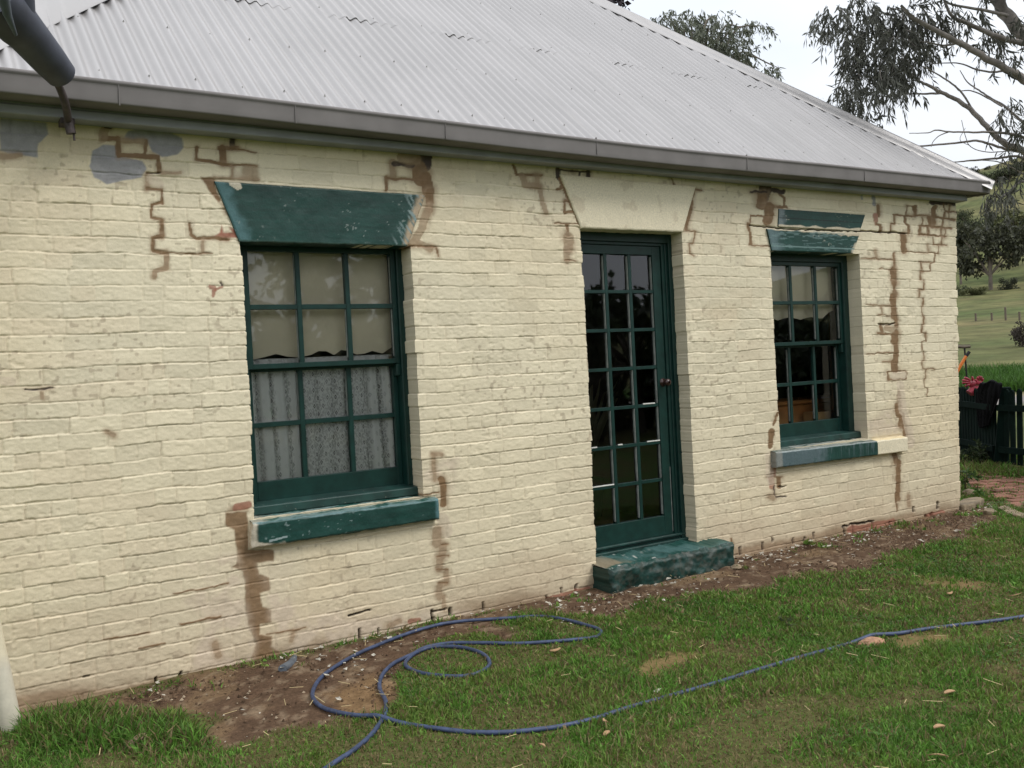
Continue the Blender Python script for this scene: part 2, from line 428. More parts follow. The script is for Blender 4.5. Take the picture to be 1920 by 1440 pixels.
# (frame, colour, width, points): exposed brown render and cracks traced on the wall
BR, DK, WA, RED, LB, GAP, GY = 'brown', 'dark', 'wash', 'red', 'lightbrown', 'gap', 'grey'
STROKES = [
 (cA, BR, 42, [(60, 190), (205, 195), (205, 345), (350, 340), (560, 360), (575, 480)]), (cA, LB, 80, [(85, 90), (62, 140), (62, 190)]), (cA, DK, 40, [(85, 75), (130, 80)]),
 (cA, GAP, 10, [(575, 497), (455, 502)]), (cA, LB, 40, [(465, 510), (455, 640)]), (cA, WA, 90, [(500, 560), (560, 600)]), (cA, BR, 26, [(455, 640), (590, 650), (597, 770), (500, 785), (500, 905), (600, 930), (595, 1070)]),
 (cA, BR, 34, [(590, 940), (590, 1080)]), (cA, BR, 30, [(595, 1070), (505, 1085), (515, 1205), (630, 1225)]), (cA, LB, 44, [(635, 1225), (628, 1360), (530, 1385), (525, 1440)]),
 (cL, LB, 28, [(935, 0), (935, 70), (875, 85), (870, 112)]), (cA, BR, 32, [(440, 340), (448, 215)]), (cA, LB, 46, [(250, 210), (420, 215)]),
 (cA, DK, 58, [(1232, 160), (1230, 265)]), (cA, BR, 34, [(1105, 275), (1275, 275)]), (cA, BR, 66, [(1135, 280), (1150, 410)]), (cA, BR, 30, [(910, 268), (905, 380), (1110, 412), (1210, 435)]),
 (cA, LB, 24, [(1228, 440), (1225, 545)]), (cA, BR, 14, [(1230, 432), (1450, 436)]), (cA, LB, 22, [(1060, 545), (1250, 555), (1460, 562)]), (cA, BR, 14, [(1280, 288), (1440, 312)]),
 (cA, BR, 28, [(842, 960), (855, 1060), (905, 1090), (1050, 1082), (1200, 1105)]), (cA, LB, 30, [(962, 1100), (965, 1210)]), (cA, BR, 12, [(600, 1222), (1040, 1228)]), (cA, LB, 30, [(600, 500), (760, 500)]),
 (cB, DK, 88, [(467, 865), (465, 925)]), (cB, BR, 84, [(435, 940), (445, 1010)]), (cB, BR, 66, [(470, 1000), (488, 1080)]), (cB, BR, 46, [(497, 1080), (495, 1175)]), (cB, LB, 46, [(492, 1165), (450, 1290), (400, 1372)]),
 (cB, LB, 32, [(282, 912), (290, 1000)]), (cB, DK, 22, [(290, 920), (400, 932)]), (cB, BR, 20, [(252, 1000), (255, 1068)]), (cB, BR, 12, [(255, 1005), (430, 1012)]), (cB, LB, 60, [(340, 890), (420, 900)]),
 (cB, BR, 8, [(340, 1378), (450, 1381)]), (cB, LB, 40, [(440, 1370), (500, 1400)]), (cB, BR, 13, [(430, 1385), (540, 1392), (545, 1440)]),
 (cB, BR, 14, [(970, 930), (985, 980), (1125, 985)]), (cB, LB, 36, [(1015, 985), (1030, 1040), (1110, 1050)]), (cB, LB, 26, [(1098, 985), (1105, 1050)]), (cB, LB, 24, [(1118, 1052), (1135, 1150), (1150, 1195)]),
 (cD, DK, 40, [(440, 135), (440, 225)]), (cD, DK, 16, [(440, 145), (735, 165)]), (cD, DK, 12, [(465, 210), (735, 235)]), (cD, DK, 16, [(638, 160), (640, 220)]), (cD, DK, 40, [(720, 160), (720, 230)]),
 (cD, BR, 30, [(450, 230), (535, 420), (640, 655)]), (cD, BR, 26, [(465, 300), (465, 325), (430, 325)]), (cD, BR, 24, [(495, 440), (500, 550)]), (cD, BR, 20, [(500, 430), (545, 440)]), (cD, BR, 30, [(500, 540), (570, 540)]),
 (cD, BR, 12, [(400, 655), (650, 660)]), (cD, BR, 30, [(522, 670), (528, 770)]), (cD, LB, 96, [(535, 780), (530, 885)]), (cD, LB, 56, [(515, 890), (515, 1000)]), (cD, BR, 12, [(500, 1000), (600, 1008)]),
 (cD, BR, 14, [(1520, 230), (1545, 298), (1600, 318), (1805, 336)]), (cD, BR, 34, [(1720, 345), (1700, 480), (1650, 710)]), (cD, BR, 12, [(1640, 712), (1740, 728), (1720, 838), (1682, 842), (1685, 940), (1730, 960)]),
 (cE, DK, 70, [(470, 1055), (455, 1110)]), (cE, BR, 60, [(450, 1100), (448, 1152)]), (cE, DK, 12, [(390, 1078), (470, 1080)]), (cE, BR, 16, [(440, 1155), (590, 1165)]), (cE, BR, 14, [(545, 1090), (575, 1110), (578, 1165)]), (cE, DK, 26, [(510, 1070), (570, 1080)]),
 (cE, BR, 56, [(492, 1165), (480, 1240)]), (cE, BR, 10, [(385, 1210), (480, 1215)]), (cE, BR, 6, [(385, 1210), (385, 1265)]), (cE, BR, 18, [(373, 1255), (385, 1372)]), (cE, BR, 7, [(390, 1380), (500, 1386)]), (cE, GAP, 6, [(385, 1268), (600, 1290), (1000, 1300), (1225, 1310)]),
 (cF, GY, 36, [(240, 50), (250, 120)]), (cF, GY, 18, [(128, 40), (125, 70)]), (cF, BR, 30, [(288, 130), (293, 225)]), (cF, RED, 42, [(262, 220), (265, 305)]), (cF, BR, 32, [(275, 305), (310, 325), (310, 382)]),
 (cF, BR, 15, [(435, 222), (640, 236)]), (cF, BR, 17, [(440, 230), (440, 300), (410, 312), (408, 385)]), (cF, BR, 24, [(535, 240), (545, 300), (578, 330), (582, 400)]),
 (cF, BR, 14, [(560, 140), (554, 222)]), (cF, BR, 12, [(555, 132), (650, 138)]), (cF, BR, 32, [(640, 145), (640, 220)]), (cF, BR, 15, [(640, 224), (830, 240)]),
 (cF, DK, 40, [(800, 100), (1040, 112)]), (cF, BR, 50, [(828, 150), (812, 330)]), (cF, BR, 20, [(830, 240), (1040, 270)]), (cF, BR, 18, [(920, 120), (928, 182), (1045, 200)]), (cF, BR, 15, [(985, 130), (975, 190)]), (cF, BR, 22, [(930, 200), (905, 340)]), (cF, BR, 12, [(970, 200), (968, 262)]),
 (cF, BR, 20, [(690, 322), (1000, 350)]), (cF, BR, 13, [(715, 250), (710, 312)]), (cF, BR, 34, [(775, 250), (790, 320)]), (cF, BR, 26, [(690, 330), (690, 412)]), (cF, BR, 18, [(680, 410), (950, 430)]), (cF, BR, 20, [(770, 340), (768, 412)]), (cF, BR, 14, [(895, 350), (895, 430)]), (cF, BR, 10, [(935, 352), (935, 430)]),
 (cF, BR, 14, [(820, 440), (822, 500), (945, 518)]), (cF, BR, 12, [(905, 440), (905, 510)]), (cF, LB, 14, [(770, 505), (780, 570)]), (cF, BR, 9, [(870, 520), (870, 592)]),
 (cF, BR, 56, [(530, 412), (537, 568)]), (cF, GAP, 8, [(0, 375), (560, 402)]), (cF, BR, 9, [(560, 572), (720, 582), (870, 597)]), (cF, BR, 13, [(837, 600), (830, 682), (680, 668)]), (cF, BR, 15, [(705, 680), (714, 762)]), (cF, BR, 12, [(795, 690), (795, 762), (700, 765)]),
 (cF, BR, 15, [(695, 770), (696, 842)]), (cF, BR, 16, [(728, 850), (732, 932), (690, 935)]), (cF, BR, 12, [(685, 940), (685, 1015)]), (cF, BR, 17, [(725, 1020), (725, 1102)]), (cF, BR, 9, [(710, 1110), (718, 1190)]), (cF, BR, 17, [(730, 1195), (730, 1272)]), (cF, BR, 11, [(715, 1280), (715, 1360), (750, 1365), (752, 1440)]),
 (cF, BR, 26, [(442, 590), (440, 742)]), (cF, LB, 30, [(258, 570), (270, 630)]), (cF, BR, 11, [(120, 636), (430, 652)]), (cF, BR, 11, [(300, 740), (460, 746)]), (cF, BR, 58, [(430, 750), (440, 870)]), (cF, BR, 34, [(447, 870), (450, 1002)]), (cF, BR, 60, [(432, 1010), (442, 1200)]), (cF, BR, 9, [(180, 1090), (400, 1096)]), (cF, BR, 8, [(325, 1110), (325, 1180)]), (cF, BR, 8, [(290, 1180), (390, 1190)]),
 (cF, BR, 40, [(457, 1200), (462, 1290)]), (cF, GAP, 12, [(300, 1274), (440, 1274)]), (cF, BR, 34, [(322, 1285), (335, 1350)]), (cF, BR, 13, [(290, 1360), (490, 1366)]), (cF, BR, 60, [(450, 1370), (450, 1445)]), (cF, LB, 60, [(380, 1310), (450, 1330)]),
 (cG, BR, 40, [(385, 10), (385, 245)]), (cG, BR, 11, [(240, 28), (370, 25)]), (cG, BR, 9, [(150, 182), (370, 176)]), (cG, BR, 9, [(280, 250), (380, 245)]), (cG, BR, 50, [(372, 250), (376, 312)]), (cG, BR, 11, [(320, 320), (455, 320), (468, 345), (460, 385), (320, 390)]), (cG, BR, 16, [(322, 322), (322, 386)]), (cG, WA, 60, [(370, 360), (440, 355)]),
 (cG, BR, 18, [(402, 480), (410, 600)]), (cG, BR, 48, [(396, 600), (400, 670)]), (cG, BR, 54, [(430, 680), (430, 750)]), (cG, BR, 34, [(447, 750), (460, 830)]), (cG, WA, 60, [(420, 430), (440, 640), (490, 800), (500, 900)]),
 (cG, BR, 40, [(372, 980), (376, 1040)]), (cG, BR, 40, [(402, 1040), (395, 1330)]), (cG, BR, 13, [(380, 1330), (386, 1430)]), (cG, BR, 9, [(615, 20), (617, 85), (590, 90), (590, 160)]), (cG, BR, 7, [(605, 165), (600, 235), (590, 240), (590, 302), (690, 306)]), (cG, BR, 9, [(617, 310), (617, 376), (605, 380), (605, 450), (630, 456), (628, 522)]),
 (cG, GAP, 16, [(715, 1365), (716, 1410)]), (cG, GAP, 10, [(520, 1400), (520, 1440)]), (cG, LB, 26, [(480, 1310), (485, 1390)]),
 (cH, BR, 26, [(237, 440), (180, 580)]), (cH, BR, 62, [(162, 650), (152, 815)]), (cH, RED, 70, [(182, 1050), (180, 1150)]), (cH, BR, 15, [(105, 1172), (270, 1166)]), (cH, RED, 60, [(160, 1180), (165, 1280)]), (cH, BR, 50, [(240, 1180), (240, 1270)]), (cH, DK, 14, [(180, 1270), (190, 1370), (215, 1392), (315, 1382)]), (cH, GAP, 9, [(245, 1268), (315, 1268)]), (cH, LB, 50, [(130, 1390), (170, 1400)]), (cH, WA, 90, [(200, 1000), (130, 930), (150, 1220)]),
 (cJ, WA, 70, [(570, 40), (590, 110)]), (cJ, LB, 48, [(540, 105), (535, 175)]), (cJ, LB, 40, [(572, 185), (570, 250)]), (cJ, LB, 36, [(552, 255), (550, 322)]), (cJ, LB, 30, [(592, 330), (590, 398)]), (cJ, LB, 32, [(556, 400), (550, 478)]), (cJ, LB, 20, [(580, 478), (580, 545)]), (cJ, BR, 7, [(565, 180), (600, 182)]), (cJ, BR, 7, [(540, 250), (600, 247)]), (cJ, BR, 7, [(540, 322), (600, 326)]), (cJ, BR, 7, [(545, 400), (600, 398)]),
 (cJ, GAP, 12, [(512, 555), (517, 625)]), (cJ, GAP, 14, [(615, 548), (615, 582)]), (cJ, GAP, 8, [(517, 560), (590, 545)]), (cJ, GAP, 10, [(45, 585), (165, 555)]), (cJ, GAP, 7, [(1235, 430), (1240, 455)]), (cJ, GAP, 9, [(1318, 410), (1318, 445)]), (cJ, GAP, 8, [(1152, 475), (1155, 500)]), (cJ, GAP, 8, [(800, 510), (802, 555)]), (cJ, RED, 24, [(1160, 490), (1390, 430)]), (cJ, GAP, 8, [(100, 660), (100, 715)]), (cJ, GAP, 8, [(208, 660), (210, 690)]),
 (cJ, RED, 26, [(390, 620), (440, 605)]), (cJ, LB, 30, [(270, 640), (330, 615)]),
 (cK, LB, 22, [(512, 1115), (560, 1118)]), (cK, LB, 22, [(520, 1120), (522, 1255)]), (cK, BR, 36, [(560, 1255), (578, 1300), (570, 1400)]), (cK, BR, 9, [(470, 1342), (545, 1330)]),
 (cL, RED, 24, [(1178, 175), (1205, 178), (1198, 220)]), (cL, RED, 12, [(1205, 190), (1250, 176)]), (cL, DK, 10, [(1240, 150), (1250, 165)]), (cL, WA, 50, [(0, 700), (60, 705)]), (cL, DK, 9, [(140, 752), (300, 742)]), (cL, LB, 20, [(230, 765), (232, 800)]), (cL, LB, 26, [(600, 985), (640, 1010)]),
 (cL, RED, 40, [(1330, 1415), (1400, 1400)]), (cO, LB, 30, [(0, 880), (110, 870)]),
 (cI, BR, 8, [(590, 720), (845, 678)]), (cI, BR, 8, [(980, 462), (1285, 404)]), (cI, BR, 9, [(1020, 636), (1240, 588)]), (cI, BR, 9, [(780, 772), (935, 742)]), (cI, GAP, 10, [(880, 940), (885, 1010)]), (cI, GAP, 12, [(1022, 905), (1015, 950)]), (cI, GAP, 14, [(730, 1055), (870, 1020)]), (cI, GAP, 14, [(885, 1020), (985, 985)]), (cI, GAP, 9, [(1190, 932), (1320, 895)]), (cI, GAP, 8, [(470, 930), (500, 922)]),
 (cI, LB, 40, [(1215, 750), (1230, 810)]), (cI, LB, 20, [(1650, 680), (1640, 730)]), (cI, BR, 8, [(1500, 690), (1720, 655)]),
 (cN, GAP, 9, [(900, 80), (1070, 48)]), (cN, GAP, 9, [(1065, 50), (1066, 102)]), (cN, GAP, 7, [(957, 75), (958, 118)]), (cN, GAP, 7, [(905, 85), (905, 125)]), (cN, GAP, 7, [(735, 118), (735, 148)]), (cN, GAP, 7, [(680, 140), (680, 165)]), (cN, GAP, 7, [(622, 150), (622, 175)]), (cN, GAP, 7, [(445, 172), (447, 215)]), (cN, GAP, 7, [(325, 200), (325, 238)]), (cN, BR, 10, [(275, 150), (280, 200)]), (cN, GAP, 7, [(505, 150), (505, 170)]), (cN, GAP, 8, [(1165, 60), (1168, 85)]), (cN, RED, 40, [(940, 100), (1180, 60)]), (cN, GAP, 9, [(1370, 20), (1380, 45)]), (cN, GAP, 9, [(1400, 10), (1405, 35)]), (cN, RED, 30, [(1390, 20), (1460, 5)]),
]
POLYS = [
 (cA, GY, [(255, 165), (290, 120), (400, 98), (520, 95), (680, 130), (765, 185), (790, 270), (740, 330), (640, 350), (590, 352), (500, 310), (470, 230), (420, 200), (260, 200)]),
 (cO, GY, [(520, 850), (580, 815), (655, 820), (668, 880), (800, 900), (822, 950), (800, 1000), (600, 1032), (530, 1000), (505, 930)]),
 (cO, GY, [(0, 665), (262, 690), (275, 750), (215, 810), (210, 890), (120, 870), (0, 850)]),
 (cA, BR, [(945, 530), (1060, 540), (1085, 640), (1130, 755), (1100, 772), (1010, 650)]), (cA, LB, [(1100, 772), (1135, 760), (1215, 890), (1160, 880)]),
 (cA, LB, [(1310, 430), (1460, 436), (1465, 565), (1300, 560)]), (cA, WA, [(1245, 470), (1310, 470), (1315, 545), (1240, 545)]),
 (cA, RED, [(1050, 1075), (1115, 1030), (1130, 968), (1150, 1030), (1220, 1040), (1195, 985), (1290, 1030), (1300, 1080), (1100, 1098)]),
 (cI, BR, [(1270, 0), (1390, 0), (1395, 90), (1400, 210), (1540, 212), (1540, 275), (1450, 290), (1462, 350), (1515, 372), (1520, 440), (1460, 462), (1480, 530), (1530, 552), (1530, 622), (1468, 635), (1462, 690), (1530, 702), (1530, 760), (1590, 790), (1580, 845), (1420, 875), (1418, 800), (1442, 740), (1400, 640), (1392, 570), (1380, 480), (1376, 400), (1370, 330), (1308, 312), (1332, 290), (1332, 230), (1320, 100), (1270, 72)]),
 (cL, LB, [(1270, 1440), (1300, 1405), (1400, 1395), (1400, 1440)]),
 (cI, WA, [(1060, 290), (1330, 230), (1375, 340), (1380, 480), (1440, 740), (1420, 870), (1040, 960), (1090, 800), (1180, 640), (1040, 500), (1180, 400)]),
 (cI, WA, [(1450, 300), (1640, 270), (1600, 420), (1700, 600), (1920, 560), (1920, 760), (1600, 820), (1540, 760), (1520, 560)]),
 (cI, LB, [(0, 1060), (300, 1010), (700, 1000), (900, 930), (1000, 960), (1100, 1000), (700, 1090), (0, 1120)]),
 (cJ, WA, [(0, 610), (500, 550), (720, 560), (640, 610), (0, 760)]),
 (cK, WA, [(470, 1180), (660, 1120), (620, 1320), (560, 1340), (470, 1330)]),
 (cG, WA, [(130, 740), (440, 560), (480, 900), (330, 840), (140, 840)]),
 (cN, LB, [(280, 210), (600, 150), (1000, 60), (1300, 0), (1320, 40), (800, 140), (300, 270)]),
]
WCOL = {BR: (0.205, 0.124, 0.062), DK: (0.062, 0.044, 0.036), WA: (0.56, 0.46, 0.35), RED: (0.30, 0.125, 0.080), LB: (0.315, 0.222, 0.138), GAP: (0.060, 0.040, 0.026), GY: (0.295, 0.288, 0.295)}

COURSE = 0.0777
OPEN = [(0.040, 1.030, 0.735, 2.190), (2.264, 3.150, 0.10, 2.345), (4.050, 5.087, 0.735, 2.238)]   # window, door, window
LINT = [[(-0.076, 2.491), (1.137, 2.489), (1.005, 2.190), (0.036, 2.188)],
        [(2.116, 2.677), (3.296, 2.672), (3.150, 2.345), (2.262, 2.339)],
        [(4.005, 2.400), (5.090, 2.400), (4.990, 2.238), (4.047, 2.237)]]
def wall_lean(x, z):
    e = 6.34 + 0.125 * np.clip(z, 0, 3) / 2.73 - 6.40
    return sstep(5.9, 6.40, x) * e
def build_wall():
    xs = [-1.16]
    while xs[-1] < 6.40:
        xs.append(xs[-1] + 0.0050 + 0.0010 * max(0, xs[-1] + 1.2))
    xs = np.array(xs); xs = xs[xs < 6.40]; xs = np.append(xs, 6.40)
    for a in OPEN:
        for e in a[:2]: xs[np.argmin(abs(xs - e))] = e
    zs = np.arange(-0.12, 2.80, 0.0043)
    for a in OPEN:
        for e in a[2:]: zs[np.argmin(abs(zs - e))] = e
    nx, nz = len(xs), len(zs)
    X, Z = np.meshgrid(xs, zs); X = X.ravel(); Z = Z.ravel()
    # ---- brick coursing
    warp = 0.020 * (fbm(X * 0.45 + 3, Z * 0.3, 3, 2) - 0.5) + 0.016 * (fbm(X * 5, Z * 4, 9, 4) - 0.5) + 0.0034 * (vnoise(X * 30, Z * 12, 31) - 0.5)
    q = (2.424 - Z + warp - 0.007 * sstep(4.5, 6.4, X)) / COURSE
    k = np.floor(q).astype(int); fr = q - k
    dbed = np.minimum(fr, 1 - fr) * COURSE
    dper = np.full(X.shape, 1.0); bid = np.zeros(X.shape)
    rr = np.random.default_rng(5)
    for c in range(k.min(), k.max() + 1):
        edges = [-1.5 - rr.random() * 0.2]
        while edges[-1] < 6.9:
            hd = rr.random() < (0.62 if c % 4 == 0 else 0.34)
            edges.append(edges[-1] + (0.108 if hd else 0.226) * (0.94 + 0.12 * rr.random()))
        edges = np.array(edges); s = np.where(k == c)[0]
        xw = X[s] + 0.006 * (vnoise(X[s] * 9, Z[s] * 45, 41) - 0.5) + 0.004 * (fr[s] - 0.5)
        i = np.clip(np.searchsorted(edges, xw), 1, len(edges) - 1)
        dper[s] = np.minimum(xw - edges[i - 1], edges[i] - xw); bid[s] = i + c * 977
    h1 = _hash(bid, bid * 0 + 3, 1); h2 = _hash(bid, bid * 0 + 5, 2); h3 = _hash(bid, bid * 0 + 9, 6)
    jn = fbm(X * 5, Z * 9, 51, 3); jn2 = vnoise(X * 55, Z * 55, 52)
    wb = 0.0026 + 0.0030 * jn ** 1.5; wp = 0.0032 + 0.004 * fbm(X * 7, Z * 7, 61, 2)
    bed = 1 - sstep(wb * 0.25, wb * 1.25, dbed + 0.004 * (jn2 - 0.5))
    per = 1 - sstep(wp * 0.2, wp * 1.2, dper + 0.003 * (jn2 - 0.5))
    hgt = 0.0020 * (h1 - 0.5) * 2 + (fr - 0.5) * 0.0045 * (h2 - 0.42)
    hgt += 0.0014 * (fbm(X * 14, Z * 22, 71, 4) - 0.5) * 2 - 0.0018 * sstep(0.66, 0.74, fbm(X * 30, Z * 36, 73, 2)) * sstep(0.45, 0.6, fbm(X * 4, Z * 5, 74, 3)) + 0.0016 * (fbm(X * 60, Z * 80, 72, 3) - 0.5) * 2
    lip = np.exp(-((fr - 0.10) / 0.045) ** 2) * 0.0014 * jn                 # paint build-up along the upper arris
    fill = sstep(0.30, 0.52, fbm(X * 4.5, Z * 9, 53, 3))
    rec = np.maximum(bed * (0.0020 + 0.0030 * fill * (0.4 + jn)), per * (0.0018 + 0.0052 * (0.3 + 0.7 * h3) * jn))
    hgt = hgt + lip - rec
    hgt += 0.02 * (fbm(X * 0.7, Z * 0.7, 81, 2) - 0.5)
    # ---- colour
    P = np.stack([X + wall_lean(X, Z), 0 * X, Z], 1)
    U, Vv, _ = project(P)
    ju = 2.6 * (fbm(X * 22, Z * 22, 91, 3) - 0.5) * 2; jv = 2.6 * (fbm(X * 22 + 40, Z * 22, 92, 3) - 0.5) * 2
    U2 = U + ju; V2 = Vv + jv
    col = np.tile(CREAM, (len(X), 1))
    patch = fbm(X * 1.1, Z * 1.4, 101, 4)
    col *= (1 + 0.13 * (h1 - 0.5) + 0.16 * (patch - 0.5) + 0.05 * (fbm(X * 30, Z * 40, 102, 2) - 0.5))[:, None]
    # warmer, older coat in patches
    old = sstep(0.52, 0.66, fbm(X * 0.8 + 7, Z * 1.1, 103, 4)) * 0.35
    col = col * (1 - old[:, None]) + col * np.array((0.95, 0.88, 0.80)) * old[:, None]
    low = sstep(1.9, 0.2, Z + 0.9 * (fbm(X * 0.9, Z * 1.2, 109, 4) - 0.5)) * 0.55
    col = col * (1 - low[:, None]) + col * np.array((0.89, 0.85, 0.785)) * low[:, None]
    pk = sstep(0.45, 0.75, h2) * sstep(0.48, 0.64, fbm(X * 1.3 + 5, Z * 1.6, 110, 3)) * 0.30
    col = col * (1 - pk[:, None]) + np.array((0.60, 0.49, 0.345)) * pk[:, None]
    # joint shadow lines painted darker into the colour, broken up with grime
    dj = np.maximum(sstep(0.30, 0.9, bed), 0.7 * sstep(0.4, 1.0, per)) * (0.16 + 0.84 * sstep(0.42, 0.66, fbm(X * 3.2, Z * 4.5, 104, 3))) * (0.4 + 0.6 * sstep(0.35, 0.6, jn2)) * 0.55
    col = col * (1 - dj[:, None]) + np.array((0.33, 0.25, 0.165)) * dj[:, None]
    sp = sstep(0.80, 0.86, vnoise(X * 42, Z * 42, 105)) * sstep(0.5, 0.62, fbm(X * 2.0, Z * 2.0, 106, 3)) * 0.5
    col = col * (1 - sp[:, None]) + np.array((0.30, 0.235, 0.16)) * sp[:, None]
    # worn pinkish wash and splashed soil along the foot of the wall
    fn = fbm(X * 3, Z * 5, 107, 4)
    foot = sstep(0.42, 0.02, Z + 0.5 * (fn - 0.5)) * 0.55
    col = col * (1 - foot[:, None]) + np.array((0.50, 0.395, 0.27)) * foot[:, None]
    foot2 = sstep(0.10, -0.02, Z + 0.16 * (fn - 0.5)) * 0.8
    col = col * (1 - foot2[:, None]) + np.array((0.22, 0.145, 0.085)) * foot2[:, None]
    # browner in patches towards the top of the wall
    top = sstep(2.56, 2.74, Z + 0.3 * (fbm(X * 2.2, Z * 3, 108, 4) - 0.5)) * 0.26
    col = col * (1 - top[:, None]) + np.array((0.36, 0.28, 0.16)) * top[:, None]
    brown = np.zeros(len(X)); gap = np.zeros(len(X))
    def lay(m, c, st):
        nonlocal col
        v = np.array(WCOL[c]) * (1 + 0.35 * (fbm(X[st] * 30, Z[st] * 30, 111, 3) - 0.5))[:, None]
        col[st] = col[st] * (1 - m[:, None]) + v * m[:, None]
    for fr_, c, pts in POLYS:
        pp = [(fr_[0] + a / fr_[2], fr_[1] + b / fr_[2]) for a, b in pts]
        A = np.array(pp); st = np.where((U > A[:, 0].min() - 14) & (U < A[:, 0].max() + 14) & (Vv > A[:, 1].min() - 14) & (Vv < A[:, 1].max() + 14))[0]
        if not len(st): continue
        soft = {GY: 1.6, WA: 12, LB: 5}.get(c, 2.0)
        m = poly_mask(U2[st], V2[st], pp, soft)
        if c == WA: m = m * (0.25 + 0.75 * sstep(0.35, 0.62, fbm(X[st] * 12, Z[st] * 14, 112, 3))) * 0.75
        if c == LB: m = m * 0.8
        if c == BR and fr_ == cI: m = m * 0.95
        lay(m, c, st)
        if c in (BR,): brown[st] = np.maximum(brown[st], m)
    for fr_, c, w, pts in STROKES:
        pp = [(fr_[0] + a / fr_[2], fr_[1] + b / fr_[2]) for a, b in pts]; wpx = w / fr_[2]
        A = np.array(pp); g = wpx * 2.5 + 8
        st = np.where((U > A[:, 0].min() - g) & (U < A[:, 0].max() + g) & (Vv > A[:, 1].min() - g) & (Vv < A[:, 1].max() + g))[0]
        if not len(st): continue
        d = seg_dist(U2[st], V2[st], pp)
        if c in (BR, LB, DK):                     # smeared halo of thin render around the repair
            hm = (1 - sstep(wpx * 0.5, wpx * 0.9 + 4.5, d)) * 0.5 * sstep(0.3, 0.6, fbm(X[st] * 10, Z[st] * 10, 113, 3))
            lay(hm, LB, st)
        m = 1 - sstep(wpx * 0.5 - 0.6, wpx * 0.5 + 0.8, d)
        if c == LB: m = m * 0.8
        if c == WA: m = m * 0.6
        if c == RED: m = m * 0.85
        lay(m, c, st)
        if c in (BR, DK): brown[st] = np.maximum(brown[st], m)
        if c == GAP: gap[st] = np.maximum(gap[st], m)
    hgt = hgt * (1 - 0.35 * brown) - (0.0045 - 0.006 * fbm(X * 26, Z * 26, 75, 3)) * brown - 0.022 * gap
    for L in LINT + [[(-0.0, 0.735), (1.11, 0.735), (1.11, 0.58), (0.0, 0.58)], [(3.93, 0.735), (5.54, 0.735), (5.54, 0.58), (3.93, 0.58)], [(4.14, 2.558), (5.172, 2.558), (5.09, 2.418), (4.14, 2.418)]]:
        m = poly_mask(X, Z, L, 0.004)
        hgt = hgt * (1 - m) - 0.004 * m
    # ---- openings
    xi = np.arange(len(X)) % nx; zi = np.arange(len(X)) // nx
    cut = np.zeros((nz - 1, nx - 1), bool)
    dX = np.zeros(len(X))
    strips = []
    for (x0, x1, z0, z1) in OPEN:
        i0, i1 = np.argmin(abs(xs - x0)), np.argmin(abs(xs - x1)); j0, j1 = np.argmin(abs(zs - z0)), np.argmin(abs(zs - z1))
        cut[j0:j1, i0:i1] = True
        strips.append((i0, j0, j1, 'L')); strips.append((i1, j0, j1, 'R'))
    # ragged arrises: bricks stand out, joints fall back
    base_h = np.clip(hgt, -0.012, 0.01)
    for (i, j0, j1, sd_) in strips:
        sgn = 1 if sd_ == 'L' else -1
        amp = 0.35 if (sd_ == 'R' and i > nx * 0.7) or (sd_ == 'L' and i > nx * 0.6 and xs[i] > 4) else 1.0
        for b, wgt in ((0, 1.0), (1, 0.7), (2, 0.45), (3, 0.2)):
            ii = i - sgn * b
            idx = np.arange(j0, j1 + 1) * nx + ii
            e = np.arange(j0, j1 + 1) * nx + i
            dX[idx] += sgn * wgt * amp * (base_h[e] * 1.1 - 0.002 + 0.006 * (h1[e] - 0.5))
            hgt[idx] -= 0.004 * wgt
    Y = -hgt
    XX = X + dX + wall_lean(X, Z)
    # right end arris
    for b, wgt in ((0, 1.0), (1, 0.6), (2, 0.3)):
        idx = np.arange(nz) * nx + nx - 1 - b
        XX[idx] += wgt * (base_h[idx] * 1.6 + 0.008 * (h1[idx] - 0.5)); Y[idx] += 0.006 * wgt
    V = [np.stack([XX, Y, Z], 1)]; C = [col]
    i, j = np.meshgrid(np.arange(nx - 1), np.arange(nz - 1)); keep = ~cut
    a = (j * nx + i)[keep]
    Q = [np.stack([a, a + 1, a + 1 + nx, a + nx], 1)]
    n0 = len(XX)
    def reveal(idx, depth, dx_in, steps=9, flip=False, fade=0.6):
        nonlocal n0
        n = len(idx); ys = np.linspace(0, depth, steps)
        VV = []; CC = []
        for s, y in enumerate(ys):
            t = s / (steps - 1)
            p = np.stack([XX[idx], np.maximum(Y[idx], -0.01) * (1 - t) + y, Z[idx]], 1)
            p[:, 0] += dx_in * (0.002 * (fbm(Z[idx] * 18 + 3, np.full(n, y * 20), 121, 3) - 0.5)) * (t > 0)
            p[:, 0] -= (dX[idx] * t * (1 - fade))
            VV.append(p)
            CC.append(col[idx] * np.array((0.96, 0.97, 1.0)) * (1 + 0.08 * (fbm(Z[idx] * 25, np.full(n, y * 30), 122, 3) - 0.5))[:, None])
        V.append(np.concatenate(VV)); C.append(np.concatenate(CC))
        qq = grid_quads(n, steps, n0)
        Q.append(qq[:, ::-1] if flip else qq); n0 += n * steps
    for (i_, j0, j1, sd_) in strips:
        reveal(np.arange(j0, j1 + 1) * nx + i_, 0.30, 1, flip=(sd_ == 'R'))
    for (x0, x1, z0, z1) in OPEN:
        i0, i1 = np.argmin(abs(xs - x0)), np.argmin(abs(xs - x1)); j0, j1 = np.argmin(abs(zs - z0)), np.argmin(abs(zs - z1))
        reveal(j1 * nx + np.arange(i0, i1 + 1), 0.30, 0, 4, True); reveal(j0 * nx + np.arange(i0, i1 + 1), 0.30, 0, 4)
    # end walls and back
    reveal(np.arange(nz) * nx + nx - 1, 8.6, 0, 3, True, 1.0); reveal(np.arange(nz) * nx, 8.6, 0, 3, False, 1.0)
